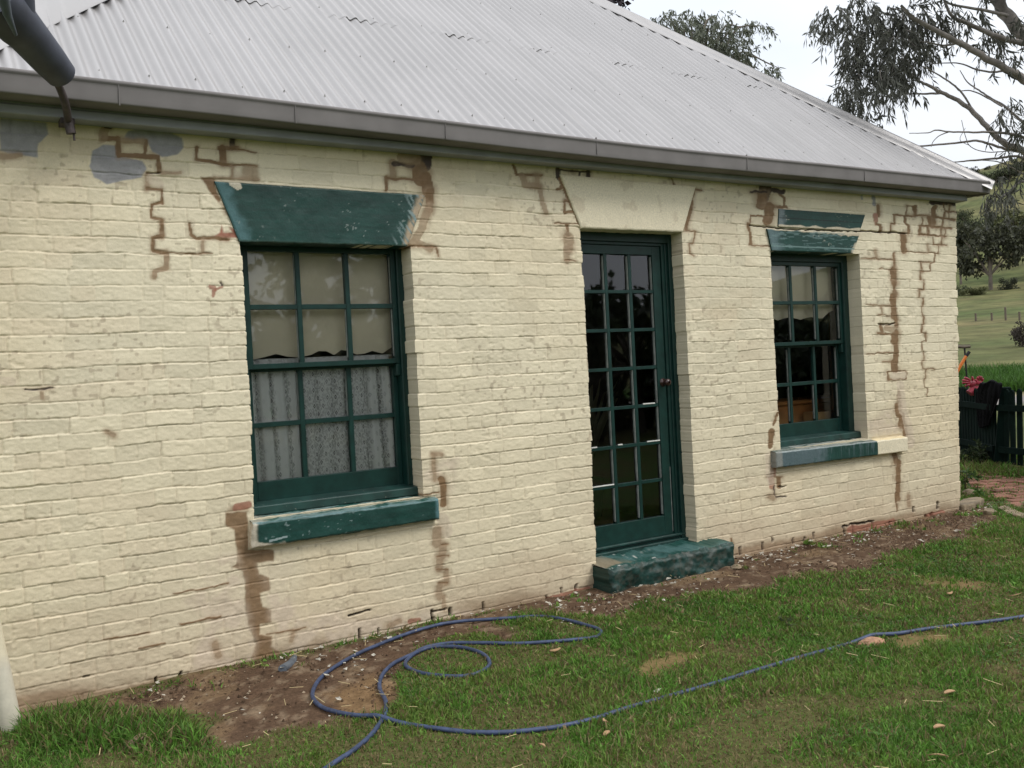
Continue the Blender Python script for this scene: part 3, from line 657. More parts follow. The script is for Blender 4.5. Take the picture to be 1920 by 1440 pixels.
    V.append(np.array([(-1.16, 8.6, -0.12), (6.4, 8.6, -0.12), (6.4, 8.6, 2.8), (-1.16, 8.6, 2.8)])); C.append(np.tile(CREAM, (4, 1)))
    Q.append(np.array([(n0, n0 + 3, n0 + 2, n0 + 1)])); n0 += 4
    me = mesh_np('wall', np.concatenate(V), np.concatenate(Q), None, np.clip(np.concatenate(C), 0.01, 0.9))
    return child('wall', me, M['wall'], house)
build_wall()

# ---- stone lintels, sills and the doorstep: dense slabs with worn paint
def slab(name, quad, yf, yb, colfn, nu=150, nv=60, rough=0.003, rnd=0.008, ztop_back=0.0, seed=0, mat='stone', root=None, big=0.0):
    TL, TR, BR_, BL = [np.array(q, float) for q in quad]
    u, v = np.meshgrid(np.linspace(0, 1, nu), np.linspace(0, 1, nv)); u = u.ravel(); v = v.ravel()
    P = (TL[None] * ((1 - u) * v)[:, None] + TR[None] * (u * v)[:, None] + BR_[None] * (u * (1 - v))[:, None] + BL[None] * ((1 - u) * (1 - v))[:, None])
    X, Z = P[:, 0].copy(), P[:, 1].copy()
    W = np.linalg.norm(TR - TL); H = np.linalg.norm(TL - BL)
    e = np.minimum(np.minimum(u, 1 - u) * W, np.minimum(v, 1 - v) * H)
    e = e + rnd * 0.7 * (fbm(X * 30, Z * 30, 200 + seed, 3) - 0.5)
    rr = np.clip(1 - e / rnd, 0, 1) ** 2 * rnd
    y = yf + rr + rough * 2 * (fbm(X * 16, Z * 16, 210 + seed, 4) - 0.5) + big * (fbm(X * 5, Z * 7, 211 + seed, 3) - 0.5)
    edge_j = 0.5 * rnd * (fbm(X * 24, Z * 24, 212 + seed, 3) - 0.5) * 2
    Z2 = Z + np.where(v > 0.999, edge_j, 0) + np.where(v < 0.001, edge_j, 0); X2 = X + np.where((u < 0.001) | (u > 0.999), edge_j, 0)
    V = [np.stack([X2, y, Z2], 1)]; Q = [grid_quads(nu, nv)]; n0 = nu * nv
    C = [colfn(X, Z, u, v, 'front')]
    rows = {'top': np.arange(nu) + (nv - 1) * nu, 'bottom': np.arange(nu), 'left': np.arange(nv) * nu, 'right': np.arange(nv) * nu + nu - 1}
    for side, idx in rows.items():
        st = 14 if side == 'top' else 7
        p0 = V[0][idx]; vv = []; cc = []
        for s in range(st):
            t = s / (st - 1); p = p0.copy(); p[:, 1] = p0[:, 1] * (1 - t) + yb * t
            if side == 'top': p[:, 2] += ztop_back * t + (0.4 * rough * (fbm(p[:, 0] * 25, np.full(nu, t * 6), 213 + seed, 3) - 0.5) * 2 if 0 < s else 0)
            vv.append(p); cc.append(colfn(p0[:, 0], p0[:, 2], u[idx], np.full(len(idx), t), side))
        V.append(np.concatenate(vv)); C.append(np.concatenate(cc))
        qq = grid_quads(len(idx), st, n0); Q.append(qq if side in ('top', 'left') else qq[:, ::-1]); n0 += len(idx) * st
    me = mesh_np(name, np.concatenate(V), np.concatenate(Q), None, np.clip(np.concatenate(C), 0.005, 0.9))
    return child(name, me, M[mat], root or house)
def mixc(a, b, m): return a * (1 - m[:, None]) + np.array(b) * m[:, None]
def green_base(X, Z, seed, amt=0.3):
    return np.tile(GREEN, (len(X), 1)) * (1 + 0.5 * (fbm(X * 5, Z * 70, seed + 7, 3) - 0.5) + amt * (fbm(X * 9, Z * 9, seed, 4) - 0.5) * 2)[:, None]
def scr(X, Z, seed, at=0.72):                                  # sparse scratches and scuffs
    return sstep(at, at + 0.05, fbm(X * 55, Z * 75, seed, 4)) * sstep(0.56, 0.68, fbm(X * 6, Z * 8, seed + 3, 3))
def lint1_col(X, Z, u, v, side):
    c = green_base(X, Z, 301)
    n = fbm(X * 20, Z * 20, 302, 4); streak = fbm(X * 60 + Z * 35, Z * 14, 303, 3)
    if side == 'front':
        c = mixc(c, (0.075, 0.165, 0.175), sstep(0.085, 0.02, u + 0.07 * (n - 0.5)) * 0.8)
        r = sstep(0.945, 0.975, u + 0.035 * (n - 0.5))
        c = mixc(c, (0.40, 0.31, 0.21), r); c = mixc(c, (0.10, 0.17, 0.17), r * sstep(0.54, 0.6, streak))
        c = mixc(c, (0.25, 0.33, 0.33), sstep(0.86, 0.95, u) * sstep(0.60, 0.66, streak) * 0.8)
        c = mixc(c, (0.52, 0.47, 0.36), (np.hypot((u - 0.085) / 0.03, (v - 0.97) / 0.10) < 0.8 + 0.6 * (n - 0.5)) * 1.0)
        c = mixc(c, (0.32, 0.36, 0.34), scr(X, Z, 304, 0.74) * 0.6)
        c = mixc(c, (0.12, 0.20, 0.19), sstep(0.965, 0.99, 1 - v) * 0.7)
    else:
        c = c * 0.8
    return c
def cream_col(X, Z, u, v, side):
    c = np.tile(CREAM, (len(X), 1)) * (1 + 0.10 * (fbm(X * 5, Z * 5, 311, 4) - 0.5))[:, None]
    c = mixc(c, (0.42, 0.33, 0.22), sstep(0.66, 0.75, fbm(X * 14, Z * 14, 312, 4)) * 0.35)
    return c
def lint3_col(X, Z, u, v, side):
    c = green_base(X, Z, 321); n = fbm(X * 18, Z * 30, 322, 4)
    streak = fbm(X * 12, Z * 90, 323, 3)
    if side == 'front':
        c = mixc(c, (0.11, 0.17, 0.18), sstep(0.16, 0.03, u + 0.12 * (n - 0.5)) * 0.9)
        c = mixc(c, (0.50, 0.43, 0.31), sstep(0.93, 0.985, v + 0.22 * (n - 0.5) + 0.10 * u))
        c = mixc(c, (0.16, 0.25, 0.25), sstep(0.60, 0.66, streak) * 0.5)
        c = mixc(c, (0.52, 0.46, 0.35), sstep(0.95, 0.985, u - 0.03 * v + 0.06 * (n - 0.5)))
        c = mixc(c, (0.42, 0.42, 0.36), scr(X, Z, 324, 0.70) * 0.7)
        c = mixc(c, (0.15, 0.24, 0.23), (abs(v - 0.22) < 0.03) * 0.8)
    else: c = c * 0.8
    return c
def lint3b_col(X, Z, u, v, side):
    c = green_base(X, Z, 331); n = fbm(X * 22, Z * 30, 332, 4)
    if side == 'front':
        c = mixc(c, (0.16, 0.20, 0.21), sstep(0.09, 0.02, u + 0.08 * (n - 0.5)) * 0.9)
        low = sstep(0.16, 0.10, v + 0.22 * (fbm(X * 11, Z * 3, 333, 3) - 0.5) - 0.08 * sstep(0.85, 0.93, u))
        c = mixc(c, (0.55, 0.48, 0.36), low)
        c = c * (1 - 0.6 * (abs(v - 0.5) < 0.035))[:, None]
        c = mixc(c, (0.5, 0.46, 0.36), scr(X, Z, 334, 0.74) * 0.6)
    return c
slab('lintel', LINT[0], -0.012, 0.16, lint1_col, 180, 60, 0.0022, 0.006, seed=1)['label'] = 'dark green painted stone lintel with a bare stone right edge'
slab('lintel', LINT[1], -0.012, 0.15, cream_col, 140, 50, 0.0016, 0.006, seed=2)['label'] = 'smooth cream painted stone lintel over the door'
slab('lintel', LINT[2], -0.012, 0.15, lint3_col, 150, 46, 0.0022, 0.005, seed=3)['label'] = 'peeling green painted stone lintel'
slab('painted_band', [(4.150, 2.557), (5.172, 2.557), (5.094, 2.422), (4.134, 2.421)], -0.0075, 0.02, lint3b_col, 150, 40, 0.0016, 0.004, seed=4)['label'] = 'green paint band over two brick courses above the lintel'
def sill1_col(X, Z, u, v, side):
    c = green_base(X, Z, 341, 0.25); n = fbm(X * 18, Z * 26, 342, 4); streak = fbm(X * 70, Z * 9, 343, 3)
    wood = np.array((0.47, 0.42, 0.33))
    if side == 'front':
        c = mixc(c, wood, sstep(0.035, 0.012, u + 0.02 * (n - 0.5)))
        c = mixc(c, wood, sstep(0.34, 0.24, v + 1.5 * u + 0.35 * (n - 0.5)))
        c = mixc(c, (0.30, 0.37, 0.37), ((abs(v - 0.22 - 0.9 * (u - 0.09)) < 0.035 + 0.05 * (n - 0.4)) & (u > 0.08) & (u < 0.17)) * 0.9)
        c = mixc(c, (0.13, 0.22, 0.23), sstep(0.90, 0.985, v + 0.16 * (n - 0.5)) * 0.75)
        c = mixc(c, (0.10, 0.20, 0.22), sstep(0.965, 0.99, u + 0.02 * (n - 0.5)) * 0.8)
        c = mixc(c, (0.28, 0.36, 0.36), scr(X, Z, 344, 0.735) * 0.6)
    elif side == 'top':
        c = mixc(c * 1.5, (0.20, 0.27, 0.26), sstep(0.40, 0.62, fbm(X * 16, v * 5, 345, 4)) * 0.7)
        c = mixc(c, (0.45, 0.41, 0.33), sstep(0.10, 0.03, u + 0.08 * (n - 0.5)) * 0.6)
    elif side == 'left': c = np.tile(np.array((0.55, 0.47, 0.35)), (len(X), 1))
    return c
slab('sill', [(0.006, 0.722), (1.100, 0.720), (1.100, 0.602), (-0.004, 0.590)], -0.052, 0.10, sill1_col, 190, 40, 0.003, 0.012, 0.024, seed=6, big=0.008)['label'] = 'green painted stone sill chipped to white at its left end'
def sill2_col(X, Z, u, v, side):
    uu = (X - 3.94) / 1.60
    c = green_base(X, Z, 351, 0.25); n = fbm(X * 16, Z * 26, 352, 4); streak = fbm(X * 75, Z * 4, 353, 3)
    pale = np.array((0.105, 0.145, 0.16))
    if side == 'front':
        m = sstep(0.40, 0.30, uu + 0.10 * (n - 0.5)) * sstep(0.30, 0.62, n + 0.35 * streak + 0.25 * v)
        c = mixc(c, pale, m * 0.75)
        c = mixc(c, pale, sstep(0.60, 0.68, streak) * (0.3 + 0.7 * v) * 0.55)
        c = mixc(c, (0.33, 0.37, 0.36), sstep(0.90, 0.97, v + 0.1 * (n - 0.5)) * 0.7)
        c = mixc(c, (0.22, 0.23, 0.21), sstep(0.045, 0.036, uu) * 0.9)
    elif side == 'top': c = mixc(c, (0.30, 0.31, 0.28), sstep(0.25, 0.55, fbm(X * 12, v * 6, 354, 4)) * 0.8)
    elif side == 'left': c = np.tile(np.array((0.20, 0.20, 0.18)), (len(X), 1))
    cr = X > 5.133 + 0.004 * (n - 0.5)
    cc = np.tile(CREAM, (len(X), 1)) * (1 + 0.06 * (n - 0.5))[:, None]
    if side == 'top': cc = cc * np.array((0.98, 0.93, 0.80))
    return np.where(cr[:, None], cc, c)
slab('sill', [(3.940, 0.728), (5.540, 0.708), (5.532, 0.592), (3.940, 0.612)], -0.052, 0.10, sill2_col, 230, 36, 0.002, 0.008, 0.028, seed=7)['label'] = 'stone sill streaky green on the left and cream on the right'
def step_col(X, Z, u, v, side):
    c = green_base(X, Z, 361, 0.45) * 0.75; n = fbm(X * 11, Z * 15, 362, 4)
    if side == 'front':
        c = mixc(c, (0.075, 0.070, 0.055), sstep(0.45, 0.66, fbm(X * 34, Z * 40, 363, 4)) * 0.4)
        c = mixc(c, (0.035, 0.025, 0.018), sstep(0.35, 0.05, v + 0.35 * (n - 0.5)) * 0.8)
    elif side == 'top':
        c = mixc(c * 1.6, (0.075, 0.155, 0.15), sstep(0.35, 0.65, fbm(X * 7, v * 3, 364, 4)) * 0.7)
        c = mixc(c, (0.26, 0.21, 0.14), sstep(0.20, 0.08, u + 0.14 * (n - 0.5) + 0.10 * (v - 0.4)) * (v > 0.12) * 0.8)
        c = mixc(c, (0.62, 0.61, 0.56), sstep(0.735, 0.76, fbm(X * 34, v * 9, 365, 3)) * sstep(0.9, 0.2, u + v * 0.4))
    return c
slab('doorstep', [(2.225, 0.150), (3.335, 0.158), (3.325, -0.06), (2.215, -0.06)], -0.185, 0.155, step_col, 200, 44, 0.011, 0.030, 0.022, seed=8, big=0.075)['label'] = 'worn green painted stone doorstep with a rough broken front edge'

# ---- timber joinery
def bars(parts, y0, y1, b=None):
    b = b or MB()
    for (x0, x1, z0, z1) in parts: b.box(x0, x1, y0, y1, z0, z1)
    return b
def pane(name, x0, x1, z0, z1, y, root):
    b = MB(); b.add([(x0, y, z0), (x1, y, z0), (x1, y, z1), (x0, y, z1)], [(0, 1, 2, 3)])
    return child(name, b.mesh(name), M['glass'], root)
def sash(root, xl, xr, zt, zb, mx, mz, y, th, rail_t, rail_b, style_w, right_w=None):
    right_w = right_w or style_w
    b = MB()
    b.box(xl - style_w, xl, y, y + th, zb - rail_b, zt + rail_t); b.box(xr, xr + right_w, y, y + th, zb - rail_b, zt + rail_t)
    b.box(xl, xr, y + 0.001, y + th, zt, zt + rail_t); b.box(xl, xr, y + 0.001, y + th, zb - rail_b, zb)
    zs_ = [zb] + sorted(mz) + [zt]; hw = 0.0135
    for m in mx: b.box(m - hw, m + hw, y + 0.004, y + th - 0.004, zb, zt)
    cols = [xl] + list(mx) + [xr]
    for z in mz:
        for k in range(len(cols) - 1):
            a0 = cols[k] + (hw if k else 0); a1 = cols[k + 1] - (hw if k < len(cols) - 2 else 0)
            b.box(a0, a1, y + 0.005, y + th - 0.005, z - hw, z + hw)
    # puttied bar sides facing left, painted pale as their lit side
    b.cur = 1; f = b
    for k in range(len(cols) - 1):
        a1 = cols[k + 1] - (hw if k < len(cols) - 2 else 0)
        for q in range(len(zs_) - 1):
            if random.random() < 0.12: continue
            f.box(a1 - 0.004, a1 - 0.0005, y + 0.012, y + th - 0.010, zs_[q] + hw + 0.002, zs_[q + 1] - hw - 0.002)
    s = child('sash', b.mesh('sash'), [M['green'], M['lit_putty']], root); bevel(s, 0.003)
    pane('pane', xl, xr, zb, zt, y + th * 0.6, s)
    return s
def window(label, xo, xl, xr, xf, zt, y):
    """xo left of frame, xl/xr glazed width, xf right of frame, y front plane of the frame"""
    w = bpy.data.objects.new('window', None); COL.objects.link(w); w.parent = house; w['label'] = label
    w.location = Vector((xo, y, 0.74)) - house.location
    cw = (xr - xl - 2 * 0.028) / 3
    mx = [xl + cw + 0.014, xl + 2 * cw + 0.042]
    f = MB()
    f.box(xo - 0.03, xl - 0.03, y - 0.022, y + 0.12, 0.74, zt + 0.10); f.box(xr + 0.03, xf, y - 0.022, y + 0.12, 0.74, zt + 0.10)
    f.box(xl - 0.03, xr + 0.03, y - 0.021, y + 0.12, zt + 0.03, zt + 0.10)
    f.box(xr + 0.030, xr + 0.038, y - 0.030, y - 0.023, 0.80, zt + 0.03)
    fr = child('frame', f.mesh('frame'), M['green'], w); bevel(fr, 0.003)
    s1 = sash(w, xl, xr, zt, 1.548, mx, [1.857], y - 0.008, 0.040, 0.028, 0.028, 0.028)
    s2 = sash(w, xl, xr, 1.505, 0.905, mx, [1.214], y + 0.040, 0.040, 0.030, 0.105, 0.028)
    hb = MB(); hb.box(xr + 0.004, xr + 0.030, y - 0.006, y + 0.034, 1.445, 1.519)       # horn of the upper sash
    bevel(child('sash_horn', hb.mesh('sash_horn'), M['green'], s1), 0.004)
    sb = MB()
    sb.hexa([(xo - 0.02, 0.066, 0.742), (xf + 0.004, 0.066, 0.742), (xf + 0.004, y + 0.10, 0.742), (xo - 0.02, y + 0.10, 0.742),
             (xo - 0.02, 0.070, 0.790), (xf + 0.004, 0.070, 0.790), (xf + 0.004, y + 0.10, 0.806), (xo - 0.02, y + 0.10, 0.806)])
    sbo = child('sill_board', sb.mesh('sill_board'), M['green_worn'], w); bevel(sbo, 0.006, 2)
    return w
M['green_worn'] = var_mat('worn_green_paint', (0.011, 0.040, 0.034), 0.5, 10, 0.45, 0.3, 0.002, chips=(0.26, 0.25, 0.20), chip_at=0.66, spec=0.35, bscale=60)
win_a = window('green six over six sash window with cream blind and lace', 0.040, 0.119, 0.963, 1.040, 2.160, 0.150)
win_b = window('green six over six sash window with bare lower panes', 4.045, 4.138, 4.990, 5.130, 2.150, 0.150)

door = bpy.data.objects.new('door', None); COL.objects.link(door); door.parent = house; door.location = Vector((2.26, 0.13, 0.17)) - house.location
door['label'] = 'dark green glazed door of twenty one small panes'
def build_door():
    y = 0.125
    f = MB()
    f.box(2.235, 2.288, y - 0.01, y + 0.10, 0.15, 2.40); f.box(3.120, 3.185, y - 0.01, y + 0.10, 0.15, 2.40); f.box(3.066, 3.120, y + 0.006, y + 0.10, 0.15, 2.283)
    f.box(2.288, 3.120, y - 0.009, y + 0.10, 2.283, 2.40); f.box(2.288, 3.066, y + 0.006, y + 0.10, 2.262, 2.283)
    f.box(3.090, 3.098, y - 0.004, y + 0.006, 0.17, 2.28)
    fr = child('frame', f.mesh('frame'), M['green'], door); bevel(fr, 0.003)
    b = MB(); yl = y + 0.016; th = 0.042
    xl, xr, zb, zt = 2.352, 2.985, 0.358, 2.200; mx = [2.569, 2.782]; mz = [0.615, 0.880, 1.145, 1.412, 1.678, 1.943]
    b.box(2.290, xl, yl, yl + th, 0.222, 2.260); b.box(xr, 3.058, yl, yl + th, 0.222, 2.260)
    b.box(xl, xr, yl + 0.001, yl + th, zt, 2.260); b.box(xl, xr, yl + 0.001, yl + th, 0.222, zb)
    hw = 0.013; cols = [xl] + mx + [xr]; zz = [zb] + mz + [zt]
    for m in mx: b.box(m - hw, m + hw, yl + 0.005, yl + th - 0.004, zb, zt)
    for z in mz:
        for k in range(3):
            b.box(cols[k] + (hw if k else 0), cols[k + 1] - (hw if k < 2 else 0), yl + 0.006, yl + th - 0.005, z - 0.011, z + 0.011)
    b.cur = 1; p = b  # pale strips on left-facing bar sides paint them as lit
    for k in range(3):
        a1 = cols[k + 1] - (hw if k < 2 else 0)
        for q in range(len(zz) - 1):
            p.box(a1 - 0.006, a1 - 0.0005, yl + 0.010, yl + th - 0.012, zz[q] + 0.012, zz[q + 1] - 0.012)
    b.box(3.0525, 3.0577, yl - 0.003, yl - 0.0005, 0.24, 0.70); b.cur = 2
    for (x0, x1, z) in ((2.36, 2.55, 0.628), (2.60, 2.64, 0.893), (2.86, 2.98, 0.893), (2.37, 2.42, 0.893), (2.84, 2.95, 1.158)):
        p.box(x0, x1, yl + 0.002, yl + 0.008, z - 0.004, z + 0.005)
    lf = child('leaf', b.mesh('leaf'), [M['green'], M['lit_putty'], M['whitepaint']], door); bevel(lf, 0.002)
    lf['label'] = 'green door leaf with white puttied patches'
    pane('pane', xl, xr, zb, zt, yl + 0.026, lf)
    k = MB(); c = (3.030, 1.300)
    prof = [(0.0, 0.030), (0.004, 0.030), (0.006, 0.012), (0.030, 0.011), (0.036, 0.022), (0.050, 0.027), (0.062, 0.022), (0.067, 0.008)]
    n = 16; V = [(c[0] + r * math.cos(2 * math.pi * q / n), yl - d, c[1] + r * math.sin(2 * math.pi * q / n)) for d, r in prof for q in range(n)]
    Q = [(i * n + q, i * n + (q + 1) % n, (i + 1) * n + (q + 1) % n, (i + 1) * n + q) for i in range(len(prof) - 1) for q in range(n)]
    k.add(V, Q, [])
    child('knob', k.mesh('knob', True), M['knob'], lf)
    t = MB()
    t.box(2.24, 3.175, y - 0.012, y + 0.10, 0.205, 0.222); t.box(2.24, 3.175, y - 0.035, y + 0.10, 0.150, 0.188); t.box(2.24, 3.175, y + 0.004, y + 0.10, 0.188, 0.205)
    th_ = child('threshold', t.mesh('threshold'), M['green_worn'], door); bevel(th_, 0.004)
build_door()

# ---- rooms behind the openings
def build_room():
    b = MB()
    x0, x1, y0, y1, z0, z1 = -0.85, 6.10, 0.31, 4.4, 0.16, 2.62
    b.add([(x0, y0, z1), (x1, y0, z1), (x1, y1, z1), (x0, y1, z1)], [(0, 1, 2, 3)])
    b.add([(x0, y1, z0), (x1, y1, z0), (x1, y1, z1), (x0, y1, z1)], [(0, 1, 2, 3)])
    for xx in (x0, x1): b.add([(xx, y0, z0), (xx, y1, z0), (xx, y1, z1), (xx, y0, z1)], [(0, 1, 2, 3)])
    for xx in (1.70, 3.75): b.box(xx - 0.06, xx + 0.06, y0, y1 - 0.01, z0, z1 - 0.01)
    def face(x0_, x1_, za, zb): b.add([(x0_, y0, za), (x1_, y0, za), (x1_, y0, zb), (x0_, y0, zb)], [(0, 1, 2, 3)])
    prev = x0
    for (a, c, d, e) in OPEN:
        face(prev, a - 0.02, z0, z1); face(a - 0.02, c + 0.06, e + 0.08, z1)
        if d > 0.3: face(a - 0.02, c + 0.06, z0, d)
        prev = c + 0.06
    face(prev, x1, z0, z1)
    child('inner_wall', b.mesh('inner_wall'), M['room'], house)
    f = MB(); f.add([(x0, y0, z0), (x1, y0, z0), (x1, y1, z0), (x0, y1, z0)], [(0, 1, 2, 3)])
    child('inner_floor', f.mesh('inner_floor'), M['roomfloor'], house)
build_room()

# ---- roof
PITCH = math.radians(40.0); TP = math.tan(PITCH)
EX0, EX1, EY = -1.40, 6.66, -0.15          # eave corners and eave line of the iron
EZ = 2.846 + (EY + 0.2) * TP
HS = 1.15                                    # plan slope of the hips (dy per dx)
DEPTH = 9.1
def roof_z(y): return EZ + (y - EY) * TP
def build_roof():
    pitch_w = 0.076; per = 12; step = pitch_w / per
    xs = np.arange(EX0, EX1 + 1e-6, step); LAP = 1.02
    V = []; Q = []; n0 = 0
    midx = (EX0 + EX1) / 2
    nrm = np.array((0, -math.sin(PITCH), math.cos(PITCH)))
    def corr(x): return 0.0112 * np.cos(2 * math.pi * x / pitch_w)
    sheet = 0.762
    for course, (ya, yb_, lift, shift) in enumerate(((EY - 0.04, LAP + 0.14, 0.0, 0.12), (LAP, 20.0, 0.0006, 0.50))):
        ph = (xs - EX0 + shift) / sheet; si = np.floor(ph); pf = ph - si
        off = lift + 0.0085 * np.clip(1 - pf / 0.35, 0, 1) + 0.002 * (_hash(si, si * 0 + course, 401) - 0.5)
        ymax = np.minimum(EY + HS * np.minimum(xs - EX0, EX1 - xs), yb_)
        y_lo = np.full(len(xs), ya)
        rows = 28
        ok = ymax > y_lo + 0.01
        t = np.linspace(0, 1, rows)[:, None]
        Y = y_lo[None] + (np.maximum(ymax, y_lo + 0.001) - y_lo)[None] * t
        h = corr(xs)[None] + off[None] + 0.004 * (fbm(np.broadcast_to(xs[None], Y.shape) * 0.9, Y * 1.2, 402, 3) - 0.5) + 0
        if course == 1: h = h + 0.0010 * np.exp(-(Y - ya) / 0.05) * vnoise(np.broadcast_to(xs[None], Y.shape) * 6, Y * 0, 403)
        P = np.stack([np.broadcast_to(xs[None], Y.shape), Y, EZ + (Y - EY) * TP], 2) + h[:, :, None] * nrm
        V.append(P.reshape(-1, 3))
        q = grid_quads(len(xs), rows, n0)
        okq = np.tile((ok[:-1] & ok[1:]), rows - 1)
        Q.append(q[okq]); n0 += P.shape[0] * P.shape[1]
        # folded edge thickness along the lower end of the upper course
        if course == 1:
            e0 = P[0]; e1 = P[0] - nrm * 0.0014
            V.append(np.concatenate([e0, e1])); m = len(xs); Q.append(np.stack([np.arange(m - 1), np.arange(1, m), np.arange(1, m) + m, np.arange(m - 1) + m], 1) + n0); n0 += 2 * m
    # side faces and back in plainer sheeting
    apex_y = EY + HS * (midx - EX0)
    def side(xe, sgn):
        nonlocal n0
        ys = np.arange(EY, EY + DEPTH, 0.038)
        lim = np.minimum((ys - EY) / HS, (EY + DEPTH - ys) / HS); lim = np.minimum(lim, midx - EX0)
        z1 = EZ + lim * HS * TP
        wv = 0.008 * ((np.arange(len(ys)) % 2) * 2 - 1)
        lo = np.stack([np.full(len(ys), xe) + sgn * wv * 0.6, ys, np.full(len(ys), EZ) + wv], 1); hi = np.stack([xe - sgn * lim, ys, z1 + wv], 1)
        V.append(np.concatenate([lo, hi])); m = len(ys)
        Q.append(np.stack([np.arange(m - 1), np.arange(1, m), np.arange(1, m) + m, np.arange(m - 1) + m], 1) + n0); n0 += 2 * m
    side(EX0, -1); side(EX1, 1)
    bx = np.arange(EX0, EX1, 0.038); lim = HS * np.minimum(bx - EX0, EX1 - bx); lim = np.minimum(lim, DEPTH / 2)
    wv = 0.008 * ((np.arange(len(bx)) % 2) * 2 - 1)
    lo = np.stack([bx, np.full(len(bx), EY + DEPTH), np.full(len(bx), EZ) + wv], 1); hi = np.stack([bx, EY + DEPTH - lim, EZ + lim * TP + wv], 1)
    V.append(np.concatenate([lo, hi])); m = len(bx); Q.append(np.stack([np.arange(m - 1), np.arange(1, m), np.arange(1, m) + m, np.arange(m - 1) + m], 1) + n0); n0 += 2 * m
    # screw heads in rows along the purlins, in the same mesh as the sheeting
    nsheet = sum(len(q) for q in Q); SV = []; SQ = []
    for (yr, every) in ((EY + 0.10, 3), (EY + 0.62, 3), (LAP + 0.06, 5), (1.75, 4), (2.5, 4)):
        k = 0
        for xc in np.arange(EX0 + pitch_w * 2, EX1 - 0.1, pitch_w):
            k += 1
            if k % every or yr > EY + HS * min(xc - EX0, EX1 - xc) - 0.25: continue
            xx = round(xc / pitch_w) * pitch_w; yy = yr + random.uniform(-0.02, 0.02)
            p = np.array((xx, yy, roof_z(yy))) + nrm * 0.0145
            V_, Q_ = tube_geo([p - nrm * 0.004, p + nrm * 0.003], [0.006, 0.003], 6); SQ.append(np.array(Q_) + n0); V.append(V_); n0 += len(V_)
    Q += SQ
    me = mesh_np('roof', np.concatenate(V), np.concatenate(Q))
    mi = np.zeros(len(me.polygons), np.int32); mi[nsheet:] = 1; me.polygons.foreach_set('material_index', mi)
    roof = child('roof', me, [M['roof'], M['screw']], house)
    # hip cappings: two wings and a rolled crest
    def hip(x0, sgn, wing):
        L = midx - EX0
        n = 120; t = np.linspace(-0.01, 1, n); crest = np.stack([x0 + sgn * L * t, EY + HS * L * t, EZ + HS * L * t * TP], 1)
        d = crest[-1] - crest[0]; d /= np.linalg.norm(d)
        front = np.cross(d, nrm); front /= np.linalg.norm(front)
        if front[1] > 0: front = -front
        nside = np.array((-sgn * math.sin(math.atan(TP * HS)), 0, math.cos(math.atan(TP * HS)))); sidev = np.cross(d, nside); sidev /= np.linalg.norm(sidev)
        if sidev[0] * sgn > 0: sidev = -sidev
        wob = (fbm(t * 30, t * 0, 421 + int(sgn > 0), 3) - 0.5)
        V = []
        up = nrm + nside; up /= np.linalg.norm(up)
        prof = [(front * wing, nrm * 0.010, 1), (front * wing * 0.97, nrm * 0.016, 1), (front * 0.045, nrm * 0.020, 0), (front * 0.030, up * 0.028, 0), (front * 0.016, up * 0.046, 0), (front * 0, up * 0.052, 0), (sidev * 0.016, up * 0.046, 0), (sidev * 0.030, up * 0.028, 0), (sidev * 0.045, nside * 0.020, 0), (sidev * wing, nside * 0.014, 0)]
        for a, b_, w in prof:
            V.append(crest + a + b_ + (np.outer(wob * 0.014, nrm) + np.outer(wob * 0.02, front) if w else 0))
        V = np.concatenate(V); Qs = grid_quads(n, len(prof))
        child('hip_cap', mesh_np('hip_cap', V, Qs), M['roof'], roof)
    hip(EX0, 1, 0.20); hip(EX1, -1, 0.17)
    # gutter
    def run(name, prof, x0, x1, mat, parent, sag=True, n=140, ends=True):
        xs_ = np.linspace(x0, x1, n)
        s_ = 0.012 * np.cos((xs_ - 2.9) / 4.2 * math.pi / 1.0) * -1 + 0.004 * (fbm(xs_ * 1.1, xs_ * 0, 431, 3) - 0.5) * 2 if sag else xs_ * 0
        V = []
        for (py, pz) in prof: V.append(np.stack([xs_, np.full(n, py), pz + s_], 1))
        me = mesh_np(name, np.concatenate(V), grid_quads(n, len(prof)), None, None, True)
        o = child(name, me, mat, parent); return o
    prof = [(-0.175, 2.874), (-0.196, 2.880), (-0.212, 2.879), (-0.221, 2.872), (-0.2225, 2.862), (-0.217, 2.856), (-0.2155, 2.853), (-0.2145, 2.840), (-0.2125, 2.80), (-0.2118, 2.777), (-0.2105, 2.771), (-0.207, 2.768), (-0.18, 2.767), (-0.100, 2.764), (-0.094, 2.770), (-0.094, 2.90)]
    g = run('gutter', prof, -1.55, 6.63, M['gutter'], house)
    g['label'] = 'long grey quad gutter along the eave'
    # the gutter turns the corner and runs back along the end of the house
    pv = np.array(prof); ret = []
    for (py, pz) in prof:
        xo = 6.42 - py; ret.append(np.stack([np.full(40, xo - 0.0), np.linspace(py, 8.6, 40), np.full(40, pz + 0.004)], 1))
    me = mesh_np('gutter_return', np.concatenate(ret), grid_quads(40, len(prof))[:, ::-1]); child('gutter_return', me, M['gutter'], g)
    corner = []
    n = 2
    for (py, pz) in prof: corner.append(np.array([(6.63, py, pz + 0.004), (6.42 - py, py, pz + 0.004)]))
    child('gutter_mitre', mesh_np('gutter_mitre', np.concatenate(corner), grid_quads(2, len(prof))), M['gutter'], g)
    for xx in (-0.55, 0.30, 1.18, 2.26, 3.6, 4.9):
        br = MB(); br.box(xx - 0.003, xx + 0.001, -0.2195, -0.207, 2.772, 2.876)
        child('gutter_joint', br.mesh('gutter_joint'), M['gutter'], g)
    f = MB(); f.box(-1.22, 6.478, -0.098, 0.05, 2.722, 2.765); f.box(-1.22, 6.478, -0.088, 0.05, 2.765, 2.86)
